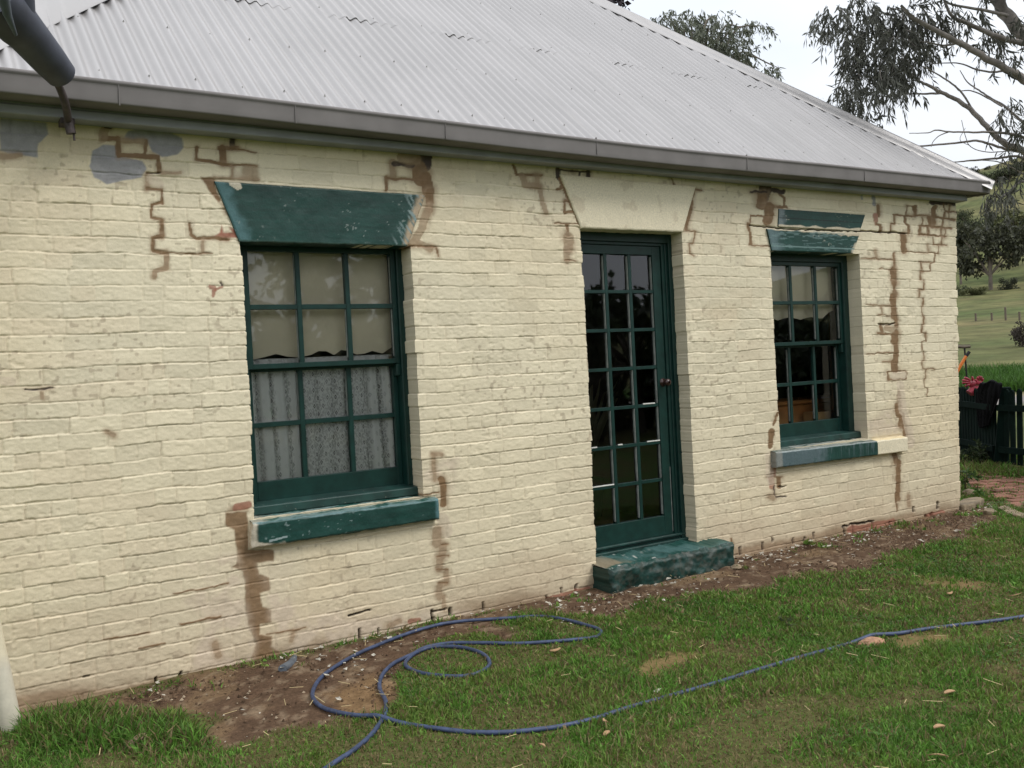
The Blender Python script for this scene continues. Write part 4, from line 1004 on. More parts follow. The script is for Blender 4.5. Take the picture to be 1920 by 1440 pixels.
    f.box(6.3782, 6.478, 0.05, 8.6, 2.7222, 2.8599)
    bevel(child('fascia', f.mesh('fascia'), M['fascia'], house), 0.004)
    m = MB(); m.box(-1.16, 6.452, -0.030, 0.02, 2.732, 2.7215 + 0.03); bevel(child('eave_moulding', m.mesh('eave_moulding'), M['moulding'], house), 0.006, 2)
M['screw'] = var_mat('screw_heads', (0.30, 0.29, 0.28), 0.5, 20, 0.3)
build_roof()

# ---- downpipe at the left corner
def build_pipe():
    b0 = on_ground(24, 1374, -0.02) ; top = np.array((-1.47, -0.16, 2.78))
    P = np.linspace(0, 1, 40)[:, None] * (top - b0) + b0
    V, Q = tube_geo(P, np.where(P[:, 2] < 0.30, 0.041, 0.0385), 20)
    c = np.tile(CREAM * 0.98, (len(V), 1))
    n = fbm(V[:, 0] * 30, V[:, 2] * 12, 441, 3)
    c = mixc(c, (0.60, 0.555, 0.45), sstep(0.34, 0.29, V[:, 2] + 0.03 * (n - 0.5)))
    c = mixc(c, (0.35, 0.32, 0.24), sstep(0.10, 0.0, V[:, 2] + 0.10 * (n - 0.5)) * 0.5)
    o = child('downpipe', mesh_np('downpipe', V, np.array(Q), None, c), M['pipe'], house)
    o['label'] = 'cream round downpipe with a whiter lower end'
build_pipe()

# ================================================================== things in the windows
def blind(name, label, x0, x1, zt, zb, y, scal, seed):
    nx, nz = 120, 30; xs = np.linspace(x0, x1, nx); t = np.linspace(0, 1, nz)
    low = zb + scal(np.linspace(0, 1, nx))
    V = np.concatenate([np.stack([xs, y + 0.003 * np.sin(xs * 9 + tt * 3), zt * (1 - tt) + low * tt], 1) for tt in t])
    r = empty(name, (x0, y, zb), label, 'blind')
    child('blind_cloth', mesh_np('blind_cloth', V, grid_quads(nx, nz)), M['blind'], r)
    b = MB(); b.tube([(x0 - 0.01, y + 0.02, zt), (x1 + 0.01, y + 0.02, zt)], 0.02, 10); child('roller', b.mesh('roller', True), M['blind'], r)
def scal_a(u):
    z = np.interp(u, [0, 0.08, 0.16, 0.225, 0.30, 0.37, 0.45, 0.50, 0.55, 0.60, 0.65, 0.70, 0.75, 0.81, 0.86, 0.93, 1.0],
                  [0, -.003, .010, .024, .006, 0, .012, .032, .030, .006, .034, .026, .004, .008, .022, .004, .04])
    return z
blind('roller_blind', 'cream roller blind with a wavy scalloped hem above the lace curtain', 0.07, 0.985, 2.22, 1.578, 0.236, scal_a, 1)
blind('roller_blind', 'shorter cream roller blind with scalloped hem in the window right of the door', 4.08, 5.02, 2.22, 1.745, 0.236, lambda u: 0.02 * abs(np.sin(u * math.pi * 3.5)) - 0.02 + 0.05 * sstep(0.8, 1, u), 2)
def lace_curtain():
    x0, x1, zt, zb = 0.060, 0.985, 1.572, 0.86; nx, nz = 330, 230
    u, v = np.meshgrid(np.linspace(0, 1, nx), np.linspace(0, 1, nz)); u = u.ravel(); v = v.ravel()
    # gathers are deep at both sides and nearly flat in the middle
    g = np.where(u < 0.36, 1.0, np.where(u > 0.80, 0.9, 0.25)); 
    ph = u * 2 * math.pi * np.where(u < 0.4, 11, 9) + 0.5 * np.sin(v * 3 + u * 8)
    fold = np.sin(ph) * g + 0.35 * np.sin(ph * 2.3 + 1) * g
    X = x0 + (x1 - x0) * u - 0.06 * sstep(0.75, 1, u) * v * 0 + 0.006 * np.cos(ph) * g
    X = X + (0.055 * sstep(0.82, 1.0, u)) * (v - 1) * 0 - 0.10 * sstep(0.80, 1.0, u) * (1 - v) * (0.2)
    Y = 0.246 + 0.013 * fold
    Z = zt + (zb - zt) * v + 0.003 * np.sin(u * 160) * (v < 0.01)
    cu = u * 1.25 + 0.02 * fold * 0.1; cz = v * (zt - zb)
    px_, pz_ = 0.072, 0.092
    def dia(ox, oz, hx, hz):
        a = (cu + ox) / px_; b = (cz + oz) / pz_
        a = (a - np.floor(a) - 0.5) * px_; b = (b - np.floor(b) - 0.5) * pz_
        return abs(a) / hx + abs(b) / hz
    d1 = np.minimum(dia(0, 0, 0.0105, 0.0155), dia(px_ / 2, pz_ / 2, 0.0105, 0.0155))
    net = 0.60 + 0.12 * np.sin(cu * 900) * np.sin(cz * 900)
    fl = fbm(cu * 120, cz * 120, 451, 3); sprig = sstep(0.44, 0.54, fl) * (d1 > 1.8) * (d1 < 4.2)
    al = np.where(d1 < 0.42, 0.95, np.where(d1 < 1.0, 0.22, np.where(d1 < 1.7, 0.97, net)))
    al = np.maximum(al, sprig * 0.95)
    al = al + g * (0.55 * sstep(0.25, -0.5, np.sin(ph)) - 0.30 * sstep(0.55, 0.95, np.sin(ph))) + 0.14 * (u < 0.36)  # pleat light and shade put into the opacity along each fold
    al = np.where(v < 0.035, 0.95, al)
    r = tag(link('lace_curtain', mesh_np('lace_curtain', np.stack([X, Y, Z], 1), grid_quads(nx, nz), None, None, True, {'lace': np.clip(al, 0, 1)}), M['lace']),
            'white lace half curtain with diamond pattern behind the lower sash', 'curtain')
    b = MB(); b.tube([(0.05, 0.262, 1.572), (1.01, 0.262, 1.572)], 0.006, 8)
    rod = child('curtain_rod', b.mesh('curtain_rod', True), M['whitepaint'], r)
lace_curtain()
def interior_things():
    # pale drape and timber chest seen through the right window
    nx, nz = 60, 12; u, v = np.meshgrid(np.linspace(0, 1, nx), np.linspace(0, 1, nz)); u = u.ravel(); v = v.ravel()
    V = np.stack([5.13 + 0.15 * u, 0.36 + 0.025 * np.sin(u * 19) + 0.08 * u, 2.15 - 1.20 * v], 1)
    tag(link('curtain', mesh_np('curtain', V, grid_quads(nx, nz)), M['drape']), 'narrow pale curtain hanging at the right edge of the right window', 'curtain')
    c = empty('chest', (4.9, 0.7, 0.16), 'orange timber chest with a stepped top seen low through the right window', 'chest')
    b = MB(); b.box(4.35, 5.75, 0.56, 1.00, 0.16, 1.02); bevel(child('chest_body', b.mesh('chest_body'), M['timber'], c), 0.01)
    b = MB(); b.box(4.33, 5.78, 0.53, 1.02, 1.022, 1.055); bevel(child('chest_top', b.mesh('chest_top'), M['timber'], c), 0.01)
    b = MB(); b.box(4.93, 5.45, 0.36, 0.525, 0.16, 0.955); bevel(child('step_box', b.mesh('step_box'), M['timber_pale'], c), 0.008)
    # invented pale plant standing in for leaf-shaped reflections in the door glass
    p = empty('reflection_plant', (3.35, 1.5, 0.16), 'made-up pale plant in place of a reflection in the door panes', 'plant')
    b = MB(); b.tube([(3.35, 1.5, 0.16), (3.35, 1.5, 0.5)], [0.10, 0.14], 14); child('pot', b.mesh('pot', True), M['black'], p)
    V = []; Q = []
    for k in range(16):
        a = random.uniform(0, 6.28); L = random.uniform(0.35, 0.75); w = 0.028; pts = []
        for s in range(6):
            t = s / 5; r = L * t; z = 0.55 + 1.15 * t * (1.0 - 0.35 * t) * random.uniform(0.9, 1.05)
            ww = w * math.sin(math.pi * (0.12 + 0.85 * t)); cx, cy = 3.35 + r * math.cos(a) * 0.6, 1.5 + r * math.sin(a) * 0.6
            pts += [(cx - ww * math.sin(a), cy + ww * math.cos(a), z), (cx + ww * math.sin(a), cy - ww * math.cos(a), z)]
        n = len(V); V += pts; Q += [(n + 2 * s, n + 2 * s + 1, n + 2 * s + 3, n + 2 * s + 2) for s in range(5)]
    child('fronds', mesh_np('fronds', np.array(V), np.array(Q), None, np.tile(np.array((0.45, 0.42, 0.28)), (len(V), 1))), M['leaf'], p)
interior_things()

# ================================================================== dark fitting at the top left
def build_fitting():
    r = empty('bracket_fitting', (-0.76, -0.11, 2.69), 'dark grey tapered metal fitting on a bent iron arm clamped below the gutter', 'fitting')
    tip = at_depth(114, 139, 3.98); mid = at_depth(50, 64, 3.74); top = at_depth(8, 20, 3.60)
    b = MB()
    b.tube(smooth_path([tip, tip * 0.62 + mid * 0.38, mid, mid * 0.45 + top * 0.55, top + (top - mid) * 0.6], 5), np.interp(np.linspace(0, 1, 21), [0, 0.04, 0.35, 0.7, 1], [0.064, 0.065, 0.076, 0.088, 0.092]), 28)
    child('shade', b.mesh('shade', True), M['fitting'], r)
    b = MB(); a0 = at_depth(36, 40, 3.66); a1 = at_depth(31, -40, 3.60)
    b.tube([a0, a1, a1 + (a1 - a0)], 0.060, 24); child('upper_tube', b.mesh('upper_tube', True), M['fitting'], r)
    b = MB()
    b.tube([at_depth(6, -6, 3.455), at_depth(14, 28, 3.50), at_depth(30, 66, 3.575)], [0.022, 0.016, 0.006], 8); child('highlight_stripe', b.mesh('highlight_stripe', True), M['fitting_pale'], r)  # seam highlight shaped as a thin, paler tube
    b = MB(); base = on_wall(127, 234, -0.105)
    b.tube(smooth_path([base, base + np.array((-0.005, -0.05, 0.02)), at_depth(122, 192, 4.16), at_depth(112, 165, 4.10), at_depth(103, 148, 4.04), at_depth(96, 125, 3.98)], 5), 0.017, 10)
    child('arm', b.mesh('arm', True), M['iron'], r)
    b = MB(); b.box(base[0] - 0.03, base[0] + 0.03, -0.115, -0.03, 2.692, 2.720)
    b.tube([base + np.array((0.0, -0.02, 0.02)), base + np.array((0.01, -0.02, -0.045))], 0.022, 8)
    b.tube([base + np.array((0.02, -0.02, -0.03)), base + np.array((0.022, -0.018, -0.075))], 0.006, 6)
    bevel(child('clamp', b.mesh('clamp'), M['iron'], r), 0.002)
M['fitting_pale'] = var_mat('pale_grey_metal', (0.085, 0.10, 0.12), 0.6, 10, 0.3)
build_fitting()

# ================================================================== GROUND
SOIL = [(-20, 1335), (40, 1330), (150, 1318), (270, 1290), (350, 1262), (560, 1225), (640, 1205), (810, 1165), (960, 1130), (1103, 1100), (1115, 1095), (1370, 1030), (1633, 985), (1805, 935), (1850, 940), (1882, 972), (1815, 1002), (1735, 1030), (1665, 1046), (1612, 1072), (1550, 1088), (1440, 1100), (1340, 1115), (1260, 1125), (1190, 1150), (1140, 1165), (1060, 1150), (980, 1150), (930, 1165), (1000, 1178), (940, 1200), (900, 1185), (860, 1190), (800, 1215), (760, 1240), (740, 1275), (760, 1300), (720, 1345), (650, 1350), (600, 1365), (520, 1370), (430, 1395), (380, 1380), (430, 1350), (330, 1325), (250, 1320), (120, 1345), (-20, 1360)]
DRY = [[(1170, 1255), (1215, 1225), (1300, 1210), (1335, 1222), (1290, 1250), (1220, 1272)], [(1700, 1080), (1800, 1085), (1880, 1095), (1800, 1105), (1720, 1100)], [(1640, 1195), (1760, 1190), (1850, 1210), (1700, 1225)], [(610, 1300), (690, 1272), (750, 1285), (725, 1335), (650, 1345)]]
PAVED = [(1812, 897), (1830, 888), (1870, 893), (1990, 905), (2100, 930), (2100, 1000), (1960, 985), (1925, 962), (1900, 945), (1860, 930), (1810, 912)]
def hill(x, y):
    dx, dy = x - CAM[0], y - CAM[1]; r = np.hypot(dx, dy)
    az = np.degrees(np.arctan2(dx, dy))                       # 0 looks straight at the wall, 90 along it
    h = np.interp(r, [0, 34, 42, 90, 140, 230, 330, 420, 900, 6000], [0, 0.0, 0.40, 3.6, 9.2, 29.5, 58.0, 64, 90, 120])
    w = np.interp(az, [-180, -120, -40, 20, 45, 57, 58.7, 60.3, 63.5, 75, 100, 140, 180], [0.15, 0.15, 0.10, 0.14, 0.45, 0.94, 0.985, 0.995, 1.03, 1.10, 1.0, 0.3, 0.15])
    far = sstep(60, 260, r)
    return h * (1 - far + far * w)
def near_bump(x, y):
    return 0.020 * (fbm(x * 1.3, y * 1.3, 501, 4) - 0.5) * 2 + 0.006 * (fbm(x * 14, y * 14, 502, 3) - 0.5) * 2
def graded(lo, hi, step, far, growth):
    core = list(np.arange(lo, hi, step)); a = [lo]; s = step
    while a[-1] > -far: s *= growth; a.append(a[-1] - s)
    b = [core[-1]]; s = step
    while b[-1] < far: s *= growth; b.append(b[-1] + s)
    return np.array(a[:0:-1] + core + b[1:])
def soil_mask(x, y, soft=10):
    P = np.stack([x, y, 0 * x], 1); u, v, d = project(P)
    n1 = fbm(x * 5, y * 5, 511, 4) - 0.5; n2 = fbm(x * 5 + 30, y * 5, 512, 4) - 0.5
    ok = d > 0.5
    u2 = np.where(ok, u + 46 * n1, -9999); v2 = np.where(ok, v + 34 * n2, -9999)
    m = poly_mask(u2, v2, SOIL, soft)
    dr = np.zeros(len(x))
    for p in DRY: dr = np.maximum(dr, poly_mask(u2, v2, p, soft * 1.3))
    m = np.maximum(m, sstep(-0.02, 0.05, y) * (x < 6.3) * (x > -1.2))
    pv = poly_mask(np.where(ok, u, -9999), np.where(ok, v, -9999), PAVED, 3)
    return m, dr, pv
def build_ground():
    xs = graded(-2.6, 9.5, 0.03, 3000, 1.14); ys = graded(-4.2, 2.4, 0.03, 3000, 1.14)
    X, Y = np.meshgrid(xs, ys); sh = X.shape; X = X.ravel(); Y = Y.ravel()
    soil = np.zeros(len(X)); dry = np.zeros(len(X)); pav = np.zeros(len(X))
    nr = (X > -2.7) & (X < 14) & (Y > -4.4) & (Y < 6)
    s, d, p = soil_mask(X[nr], Y[nr]); soil[nr] = s; dry[nr] = d; pav[nr] = p
    R = np.hypot(X - CAM[0], Y - CAM[1])
    nb = sstep(30, 14, R)
    Z = hill(X, Y) + nb * near_bump(X, Y) + soil * (0.012 * (fbm(X * 9, Y * 9, 521, 4) - 0.5) * 2 - 0.006)
    Z += sstep(40, 120, R) * 0.8 * (fbm(X * 0.05, Y * 0.05, 522, 4) - 0.5) * 2 + sstep(140, 300, R) * 2.2 * (fbm(X * 0.016, Y * 0.016, 523, 4) - 0.5) * 2
    hole = np.exp(-(((X - on_ground(1500, 1026)[0]) / 0.16) ** 2 + ((Y - on_ground(1500, 1026)[1]) / 0.06) ** 2)); Z -= 0.06 * hole
    n = fbm(X * 4, Y * 4, 531, 5); n2 = fbm(X * 22, Y * 22, 532, 4)
    lawn = np.array((0.056, 0.094, 0.022))[None] * (0.8 + 0.5 * n)[:, None]
    lawn = mixc(lawn, (0.090, 0.078, 0.032), sstep(0.42, 0.60, n2 * 0.5 + 0.5 * fbm(X * 3.1, Y * 3.1, 603, 4)) * 0.0 + sstep(0.54, 0.40, fbm(X * 3.1, Y * 3.1, 603, 4)) * 0.85)
    so = np.array((0.092, 0.057, 0.036))[None] * (0.65 + 0.8 * n2)[:, None]
    so = mixc(so, (0.20, 0.135, 0.075), sstep(0.55, 0.72, fbm(X * 3.6, Y * 3.6, 533, 4)) * 0.55)
    so = mixc(so, (0.30, 0.235, 0.16), sstep(0.60, 0.66, n2) * 0.35)
    dr = np.array((0.20, 0.125, 0.062))[None] * (0.7 + 0.6 * n2)[:, None]
    c = lawn * (1 - soil[:, None]) + so * soil[:, None]
    c = c * (1 - 0.75 * dry[:, None]) + dr * 0.75 * dry[:, None]
    c = mixc(c, (0.16, 0.11, 0.065), pav * 0.9)
    far = sstep(9.5, 16, R)
    # the lane behind the fence and its greener verge
    d_l = R + 1.5 * (fbm(X * 0.3, Y * 0.3, 541, 3) - 0.5)
    lane = sstep(24.5, 25.2, d_l) * sstep(31.0, 30.2, d_l); verge = sstep(31.0, 31.8, d_l) * sstep(41, 36, d_l)
    c = mixc(c, (0.22, 0.20, 0.19), lane); c = mixc(c, (0.36, 0.29, 0.15), sstep(28.6, 29.2, d_l) * sstep(31.0, 30.4, d_l)); c = mixc(c, (0.050, 0.115, 0.020), verge)
    far = far * (1 - np.maximum(lane, verge))
    me = mesh_np('ground', np.stack([X, Y, Z], 1), grid_quads(sh[1], sh[0]), None, c, True, {'far': far})
    tag(link('ground', me, M['ground']), 'lawn with a bare soil strip along the wall, rising to a grassy hillside', None, None, 'structure')
build_ground()
def gz(x, y): return hill(np.array([x]), np.array([y]))[0] + near_bump(np.array([x]), np.array([y]))[0]

# ---- grass
def blades(name, X, Y, L, W, base, col, lean=0.7, rng=RNG):
    n = len(X); a = rng.uniform(0, 2 * math.pi, n); b = rng.uniform(0, 2 * math.pi, n)
    tip = L * lean * rng.uniform(0.25, 1.25, n); h = np.sqrt(np.maximum(L ** 2 - (tip * 0.85) ** 2, (0.25 * L) ** 2))
    sx, sy = np.cos(a) * W, np.sin(a) * W
    cx, cy = np.cos(b), np.sin(b)
    p0 = np.stack([X - sx, Y - sy, base], 1); p1 = np.stack([X + sx, Y + sy, base], 1)
    mx, my, mz = X + cx * tip * 0.35, Y + cy * tip * 0.35, base + h * 0.62
    p2 = np.stack([mx + sx * 0.75, my + sy * 0.75, mz], 1); p3 = np.stack([mx - sx * 0.75, my - sy * 0.75, mz], 1)
    p4 = np.stack([X + cx * tip, Y + cy * tip, base + h], 1)
    V = np.stack([p0, p1, p2, p3, p4], 1).reshape(-1, 3); k = np.arange(n) * 5
    C = np.repeat(col, 5, axis=0)
    return mesh_np(name, V, np.stack([k, k + 1, k + 2, k + 3], 1), np.stack([k + 3, k + 2, k + 4], 1), C, False)
def grass_colour(x, y, n, dryness=0.12):
    r = RNG.random(n)
    patch = fbm(x * 1.7, y * 1.7, 601, 4); p2 = fbm(x * 6, y * 6, 602, 3)
    c = np.array((0.090, 0.190, 0.028))[None] * (0.50 + 1.0 * RNG.random(n))[:, None] * (0.75 + 0.7 * patch)[:, None]
    yel = sstep(0.42, 0.62, p2) * RNG.random(n)
    c = mixc(c, (0.185, 0.215, 0.050), yel * 0.75)
    dk = (r < dryness + 0.25 * sstep(0.5, 0.7, patch)); c[dk] = np.array((0.20, 0.155, 0.075)) * (0.6 + 0.7 * RNG.random(dk.sum()))[:, None]
    return c
def build_grass():
    n = 2100000
    x = RNG.uniform(-2.0, 11.0, n); y = RNG.uniform(-4.2, 2.6, n)
    u, v, d = project(np.stack([x, y, 0 * x], 1))
    k = (d > 1.6) & (u > -160) & (u < 2080) & (v < 1640) & (v > 860)
    x, y, u, v, d = x[k], y[k], u[k], v[k], d[k]
    s, dr, pv = soil_mask(x, y)
    inside = (y > -0.02) & (x < 6.38) & (x > -1.2)
    step = (x > 2.15) & (x < 3.40) & (y > -0.26)
    dens = np.clip((1 - s) ** 1.5, 0, 1) * (1 - 0.97 * dr) * (1 - 0.93 * pv)
    thin = 0.55 + 0.45 * sstep(0.36, 0.54, fbm(x * 3.1, y * 3.1, 603, 4))
    tuft = sstep(0.62, 0.75, fbm(x * 7, y * 7, 604, 3)) * s * 0.30 * (1 - sstep(0.1, -0.1, y + 0.28))
    keep = (RNG.random(len(x)) < np.maximum(dens * thin, tuft) * np.clip(1.25 - 0.05 * d, 0.5, 1)) & ~inside & ~step
    x, y, u, v, d = x[keep], y[keep], u[keep], v[keep], d[keep]
    m = len(x)
    lush = poly_mask(u + 20 * (fbm(x * 6, y * 6, 605, 3) - 0.5), v, [(40, 1330), (150, 1325), (260, 1330), (330, 1350), (400, 1395), (280, 1420), (40, 1400)], 14)
    rough = poly_mask(u, v, [(1800, 850), (2080, 850), (2080, 905), (1870, 895), (1800, 900)], 8)
    L = (0.017 + 0.036 * RNG.random(m) ** 2.2) * (0.75 + 0.6 * fbm(x * 2.2, y * 2.2, 606, 3)); L = L * (1 + 1.5 * lush + 1.6 * rough) * (0.55 + 0.45 * sstep(0.36, 0.52, fbm(x * 3.1, y * 3.1, 603, 4)))
    W = (0.0014 + 0.0018 * RNG.random(m)) * np.clip(d / 3.6, 1, 2.3) * (1 + 0.4 * lush)
    broad = RNG.random(m) < 0.07 + 0.10 * sstep(0.55, 0.7, fbm(x * 4.2, y * 4.2, 608, 3)); W = W * np.where(broad, 3.0, 1.0); L = L * np.where(broad, 0.75, 1.0)
    base = hill(x, y) + near_bump(x, y) - 0.004
    dead = RNG.random(m) < 0.05 + 0.20 * sstep(0.50, 0.38, fbm(x * 3.1, y * 3.1, 603, 4))
    c = grass_colour(x, y, m); c[dead] = np.array((0.20, 0.15, 0.075)) * RNG.uniform(0.5, 1.4, dead.sum())[:, None]; L = L * np.where(dead, 1.2, 1.0); c = c * np.where(broad, 1.15, 1.0)[:, None]; c = c * (1 - 0.10 * lush[:, None]); 
    tag(link('grass', blades('grass', x, y, L, W, base, c, 0.95), M['blade']), 'short patchy green lawn grass', None, None, 'stuff')
build_grass()
def build_clover():
    n = 60000; x = RNG.uniform(-2.0, 8.0, n); y = RNG.uniform(-4.2, 0.0, n)
    u, v, d = project(np.stack([x, y, 0 * x], 1)); k = (d > 1.6) & (u > -60) & (u < 1980) & (v < 1500)
    x, y, d = x[k], y[k], d[k]; s, dr, pv = soil_mask(x, y)
    k = RNG.random(len(x)) < sstep(0.56, 0.66, fbm(x * 2.1 + 9, y * 2.1, 651, 4)) * (1 - s) * (1 - dr) * 0.8
    x, y, d = x[k], y[k], d[k]; m = len(x); z = near_bump(x, y) + RNG.uniform(0.008, 0.024, m); a = RNG.uniform(0, 6.28, m); r_ = RNG.uniform(0.0035, 0.0075, m) * np.clip(d / 4, 1, 1.6)
    P = []
    for j in range(3):
        b = a + j * 2.094; cx, cy = np.cos(b), np.sin(b); t = RNG.uniform(-0.4, 0.5, m) * r_
        P.append(np.stack([np.stack([x, y, z], 1), np.stack([x + cx * r_ - cy * r_ * 0.6, y + cy * r_ + cx * r_ * 0.6, z + t], 1), np.stack([x + cx * r_ * 1.7, y + cy * r_ * 1.7, z + t * 1.3], 1), np.stack([x + cx * r_ + cy * r_ * 0.6, y + cy * r_ - cx * r_ * 0.6, z + t], 1)], 1))
    V = np.concatenate(P, 1).reshape(-1, 3); k = np.arange(m * 3) * 4
    c = np.array((0.075, 0.150, 0.040))[None] * RNG.uniform(0.6, 1.4, m)[:, None]
    tag(link('clover', mesh_np('clover', V, np.stack([k, k + 1, k + 2, k + 3], 1), None, np.repeat(c, 12, 0), False), M['blade']), 'small clover leaves spread through the lawn', None, None, 'stuff')
build_clover()
def build_verge():
    n = 26000
    a = np.radians(RNG.uniform(50, 66, n)); r = RNG.uniform(31.2, 40, n)
    x = CAM[0] + r * np.sin(a); y = CAM[1] + r * np.cos(a)
    L = RNG.uniform(0.25, 0.6, n); W = RNG.uniform(0.010, 0.022, n)
    c = np.array((0.050, 0.115, 0.018))[None] * (0.6 + 0.9 * RNG.random(n))[:, None]
    tag(link('verge_grass', blades('verge_grass', x, y, L, W, hill(x, y) - 0.02, c, 0.6), M['blade']), 'tall bright green verge grass beyond the lane', None, None, 'stuff')
build_verge()

# ---- litter
def build_litter():
    n = 42000
    x = RNG.uniform(-1.2, 7.5, n); y = RNG.uniform(-1.3, 0.0, n)
    s, dr, pv = soil_mask(x, y); keep = RNG.random(n) < s * (0.25 + 0.9 * sstep(0.45, 0.7, fbm(x * 2.3, y * 2.3, 611, 3)))
    x, y = x[keep], y[keep]; step = (x > 2.2) & (x < 3.36) & (y > -0.22); x, y = x[~step], y[~step]
    # soil crumbs: small tetra-like lumps
    m = len(x); r = 0.002 + 0.010 * RNG.random(m) ** 4; z = near_bump(x, y) - 0.004
    dirs = np.array([(1, 0, 0), (0, 1, 0), (-1, 0, 0), (0, -1, 0), (0, 0, 1)], float)
    V = np.stack([x, y, z], 1)[:, None] + dirs[None] * r[:, None, None] * RNG.uniform(0.5, 1.3, (m, 5, 1)); k = np.arange(m) * 5
    T = np.concatenate([np.stack([k + i, k + (i + 1) % 4, k + 4], 1) for i in range(4)])
    c = np.array((0.10, 0.064, 0.040))[None] * (0.4 + 1.1 * RNG.random(m))[:, None]; pale = RNG.random(m) < 0.10; c[pale] = np.array((0.34, 0.27, 0.19)) * (0.6 + 0.6 * RNG.random(pale.sum()))[:, None]
    tag(link('soil_crumbs', mesh_np('soil_crumbs', V.reshape(-1, 3), None, T, np.repeat(c, 5, 0), False), M['soil']), 'loose crumbs of soil and mortar along the wall', None, None, 'stuff')
    # paint flakes
    n = 1700; x = RNG.uniform(-0.6, 7.2, n); y = -RNG.exponential(0.33, n) - 0.03
    s, dr, pv = soil_mask(x, y); keep = (RNG.random(n) < 0.10 + 0.9 * s) & (y > -2.6) & ~((x > 2.2) & (x < 3.36) & (y > -0.2)); x, y = x[keep], y[keep]
    cl = fbm(x * 3, y * 3, 615, 3); kk = RNG.random(len(x)) < sstep(0.38, 0.64, cl) + 0.06; x, y = x[kk], y[kk]
    m = len(x); a = RNG.uniform(0, 6.28, m); L = 0.004 + 0.014 * RNG.random(m) ** 2.5; W = L * RNG.uniform(0.35, 0.9, m); z = near_bump(x, y) + 0.007 + 0.012 * RNG.random(m)
    ca, sa = np.cos(a), np.sin(a)
    P = []
    for (i, j) in ((-1, -0.7), (0.9, -1), (1, 0.8), (-0.6, 1)):
        P.append(np.stack([x + ca * L * i - sa * W * j, y + sa * L * i + ca * W * j, z + L * RNG.uniform(-0.5, 0.5, m)], 1))
    V = np.stack(P, 1).reshape(-1, 3); k = np.arange(m) * 4
    tag(link('paint_flakes', mesh_np('paint_flakes', V, np.stack([k, k + 1, k + 2, k + 3], 1), None, None, False), M['flake']), 'scattered pale flakes of scraped paint', None, None, 'stuff')
    # straw
    n = 900; x = RNG.uniform(-1.0, 7.5, n); y = RNG.uniform(-3.2, -0.05, n); s, dr, pv = soil_mask(x, y)
    keep = RNG.random(n) < 0.35 + 0.6 * s + 0.6 * dr; x, y = x[keep], y[keep]; m = len(x); a = RNG.uniform(0, 6.28, m); L = RNG.uniform(0.02, 0.085, m); w = 0.0014
    z0 = near_bump(x, y) + RNG.uniform(0.010, 0.03, m); z1 = z0 + RNG.uniform(-0.010, 0.014, m)
    V = np.stack([np.stack([x - np.sin(a) * w, y + np.cos(a) * w, z0], 1), np.stack([x + np.sin(a) * w, y - np.cos(a) * w, z0 + 0.001], 1),
                  np.stack([x + np.cos(a) * L + np.sin(a) * w, y + np.sin(a) * L - np.cos(a) * w, z1 + 0.001], 1), np.stack([x + np.cos(a) * L - np.sin(a) * w, y + np.sin(a) * L + np.cos(a) * w, z1], 1)], 1).reshape(-1, 3)
    k = np.arange(m) * 4
    tag(link('straw', mesh_np('straw', V, np.stack([k, k + 1, k + 2, k + 3], 1), None, None, False), M['straw']), 'dry straw stalks strewn over lawn and soil', None, None, 'stuff')
build_litter()

# ---- brick path beyond the corner
def build_path():
    V = []; Q = []; C = []; n = 0
    ex = np.array((0.93, -0.36)); ey = np.array((0.36, 0.93)); org = on_ground(1815, 915)[:2]
    bl, bw = 0.225, 0.11
    for j in range(-30, 40):
        for i in range(-24, 24):
            c = org + ex * ((i + 0.5 * (j % 2)) * (bl + 0.012)) + ey * (j * (bw + 0.012))
            u, v, d = project(np.array([(c[0], c[1], 0.0)]))
            if d[0] < 1 or not in_poly(u + random.uniform(-5, 5), v + random.uniform(-3, 3), PAVED)[0] or c[0] > 12: continue
            a = random.uniform(-0.05, 0.05); z = near_bump(np.array([c[0]]), np.array([c[1]]))[0] + random.uniform(0.004, 0.018)
            e1 = (ex * math.cos(a) + ey * math.sin(a)) * bl / 2; e2 = (-ex * math.sin(a) + ey * math.cos(a)) * bw / 2; r = 0.006
            P = []
            for (zz, k) in ((-0.05, 1), (z - 0.006, 1), (z, 1 - 0.06)):
                for (s, t) in ((-1, -1), (1, -1), (1, 1), (-1, 1)):
                    q = c + e1 * s * (k if k == 1 else 1 - r / bl * 2) + e2 * t * (k if k == 1 else 1 - r / bw * 2); P.append((q[0], q[1], zz + random.uniform(-0.002, 0.002)))
            V += P; Q += [tuple(n + o for o in q) for q in ((0, 1, 5, 4), (1, 2, 6, 5), (2, 3, 7, 6), (3, 0, 4, 7), (4, 5, 9, 8), (5, 6, 10, 9), (6, 7, 11, 10), (7, 4, 8, 11), (8, 9, 10, 11))]
            n += 12; k = random.random(); C += [tuple(np.array((0.25, 0.125, 0.085)) * (0.55 + 0.6 * k))] * 12
    tag(link('path', mesh_np('path', np.array(V), np.array(Q), None, np.array(C), False), M['paver']), 'weathered red brick path past the house corner', None, None, 'structure')
build_path()

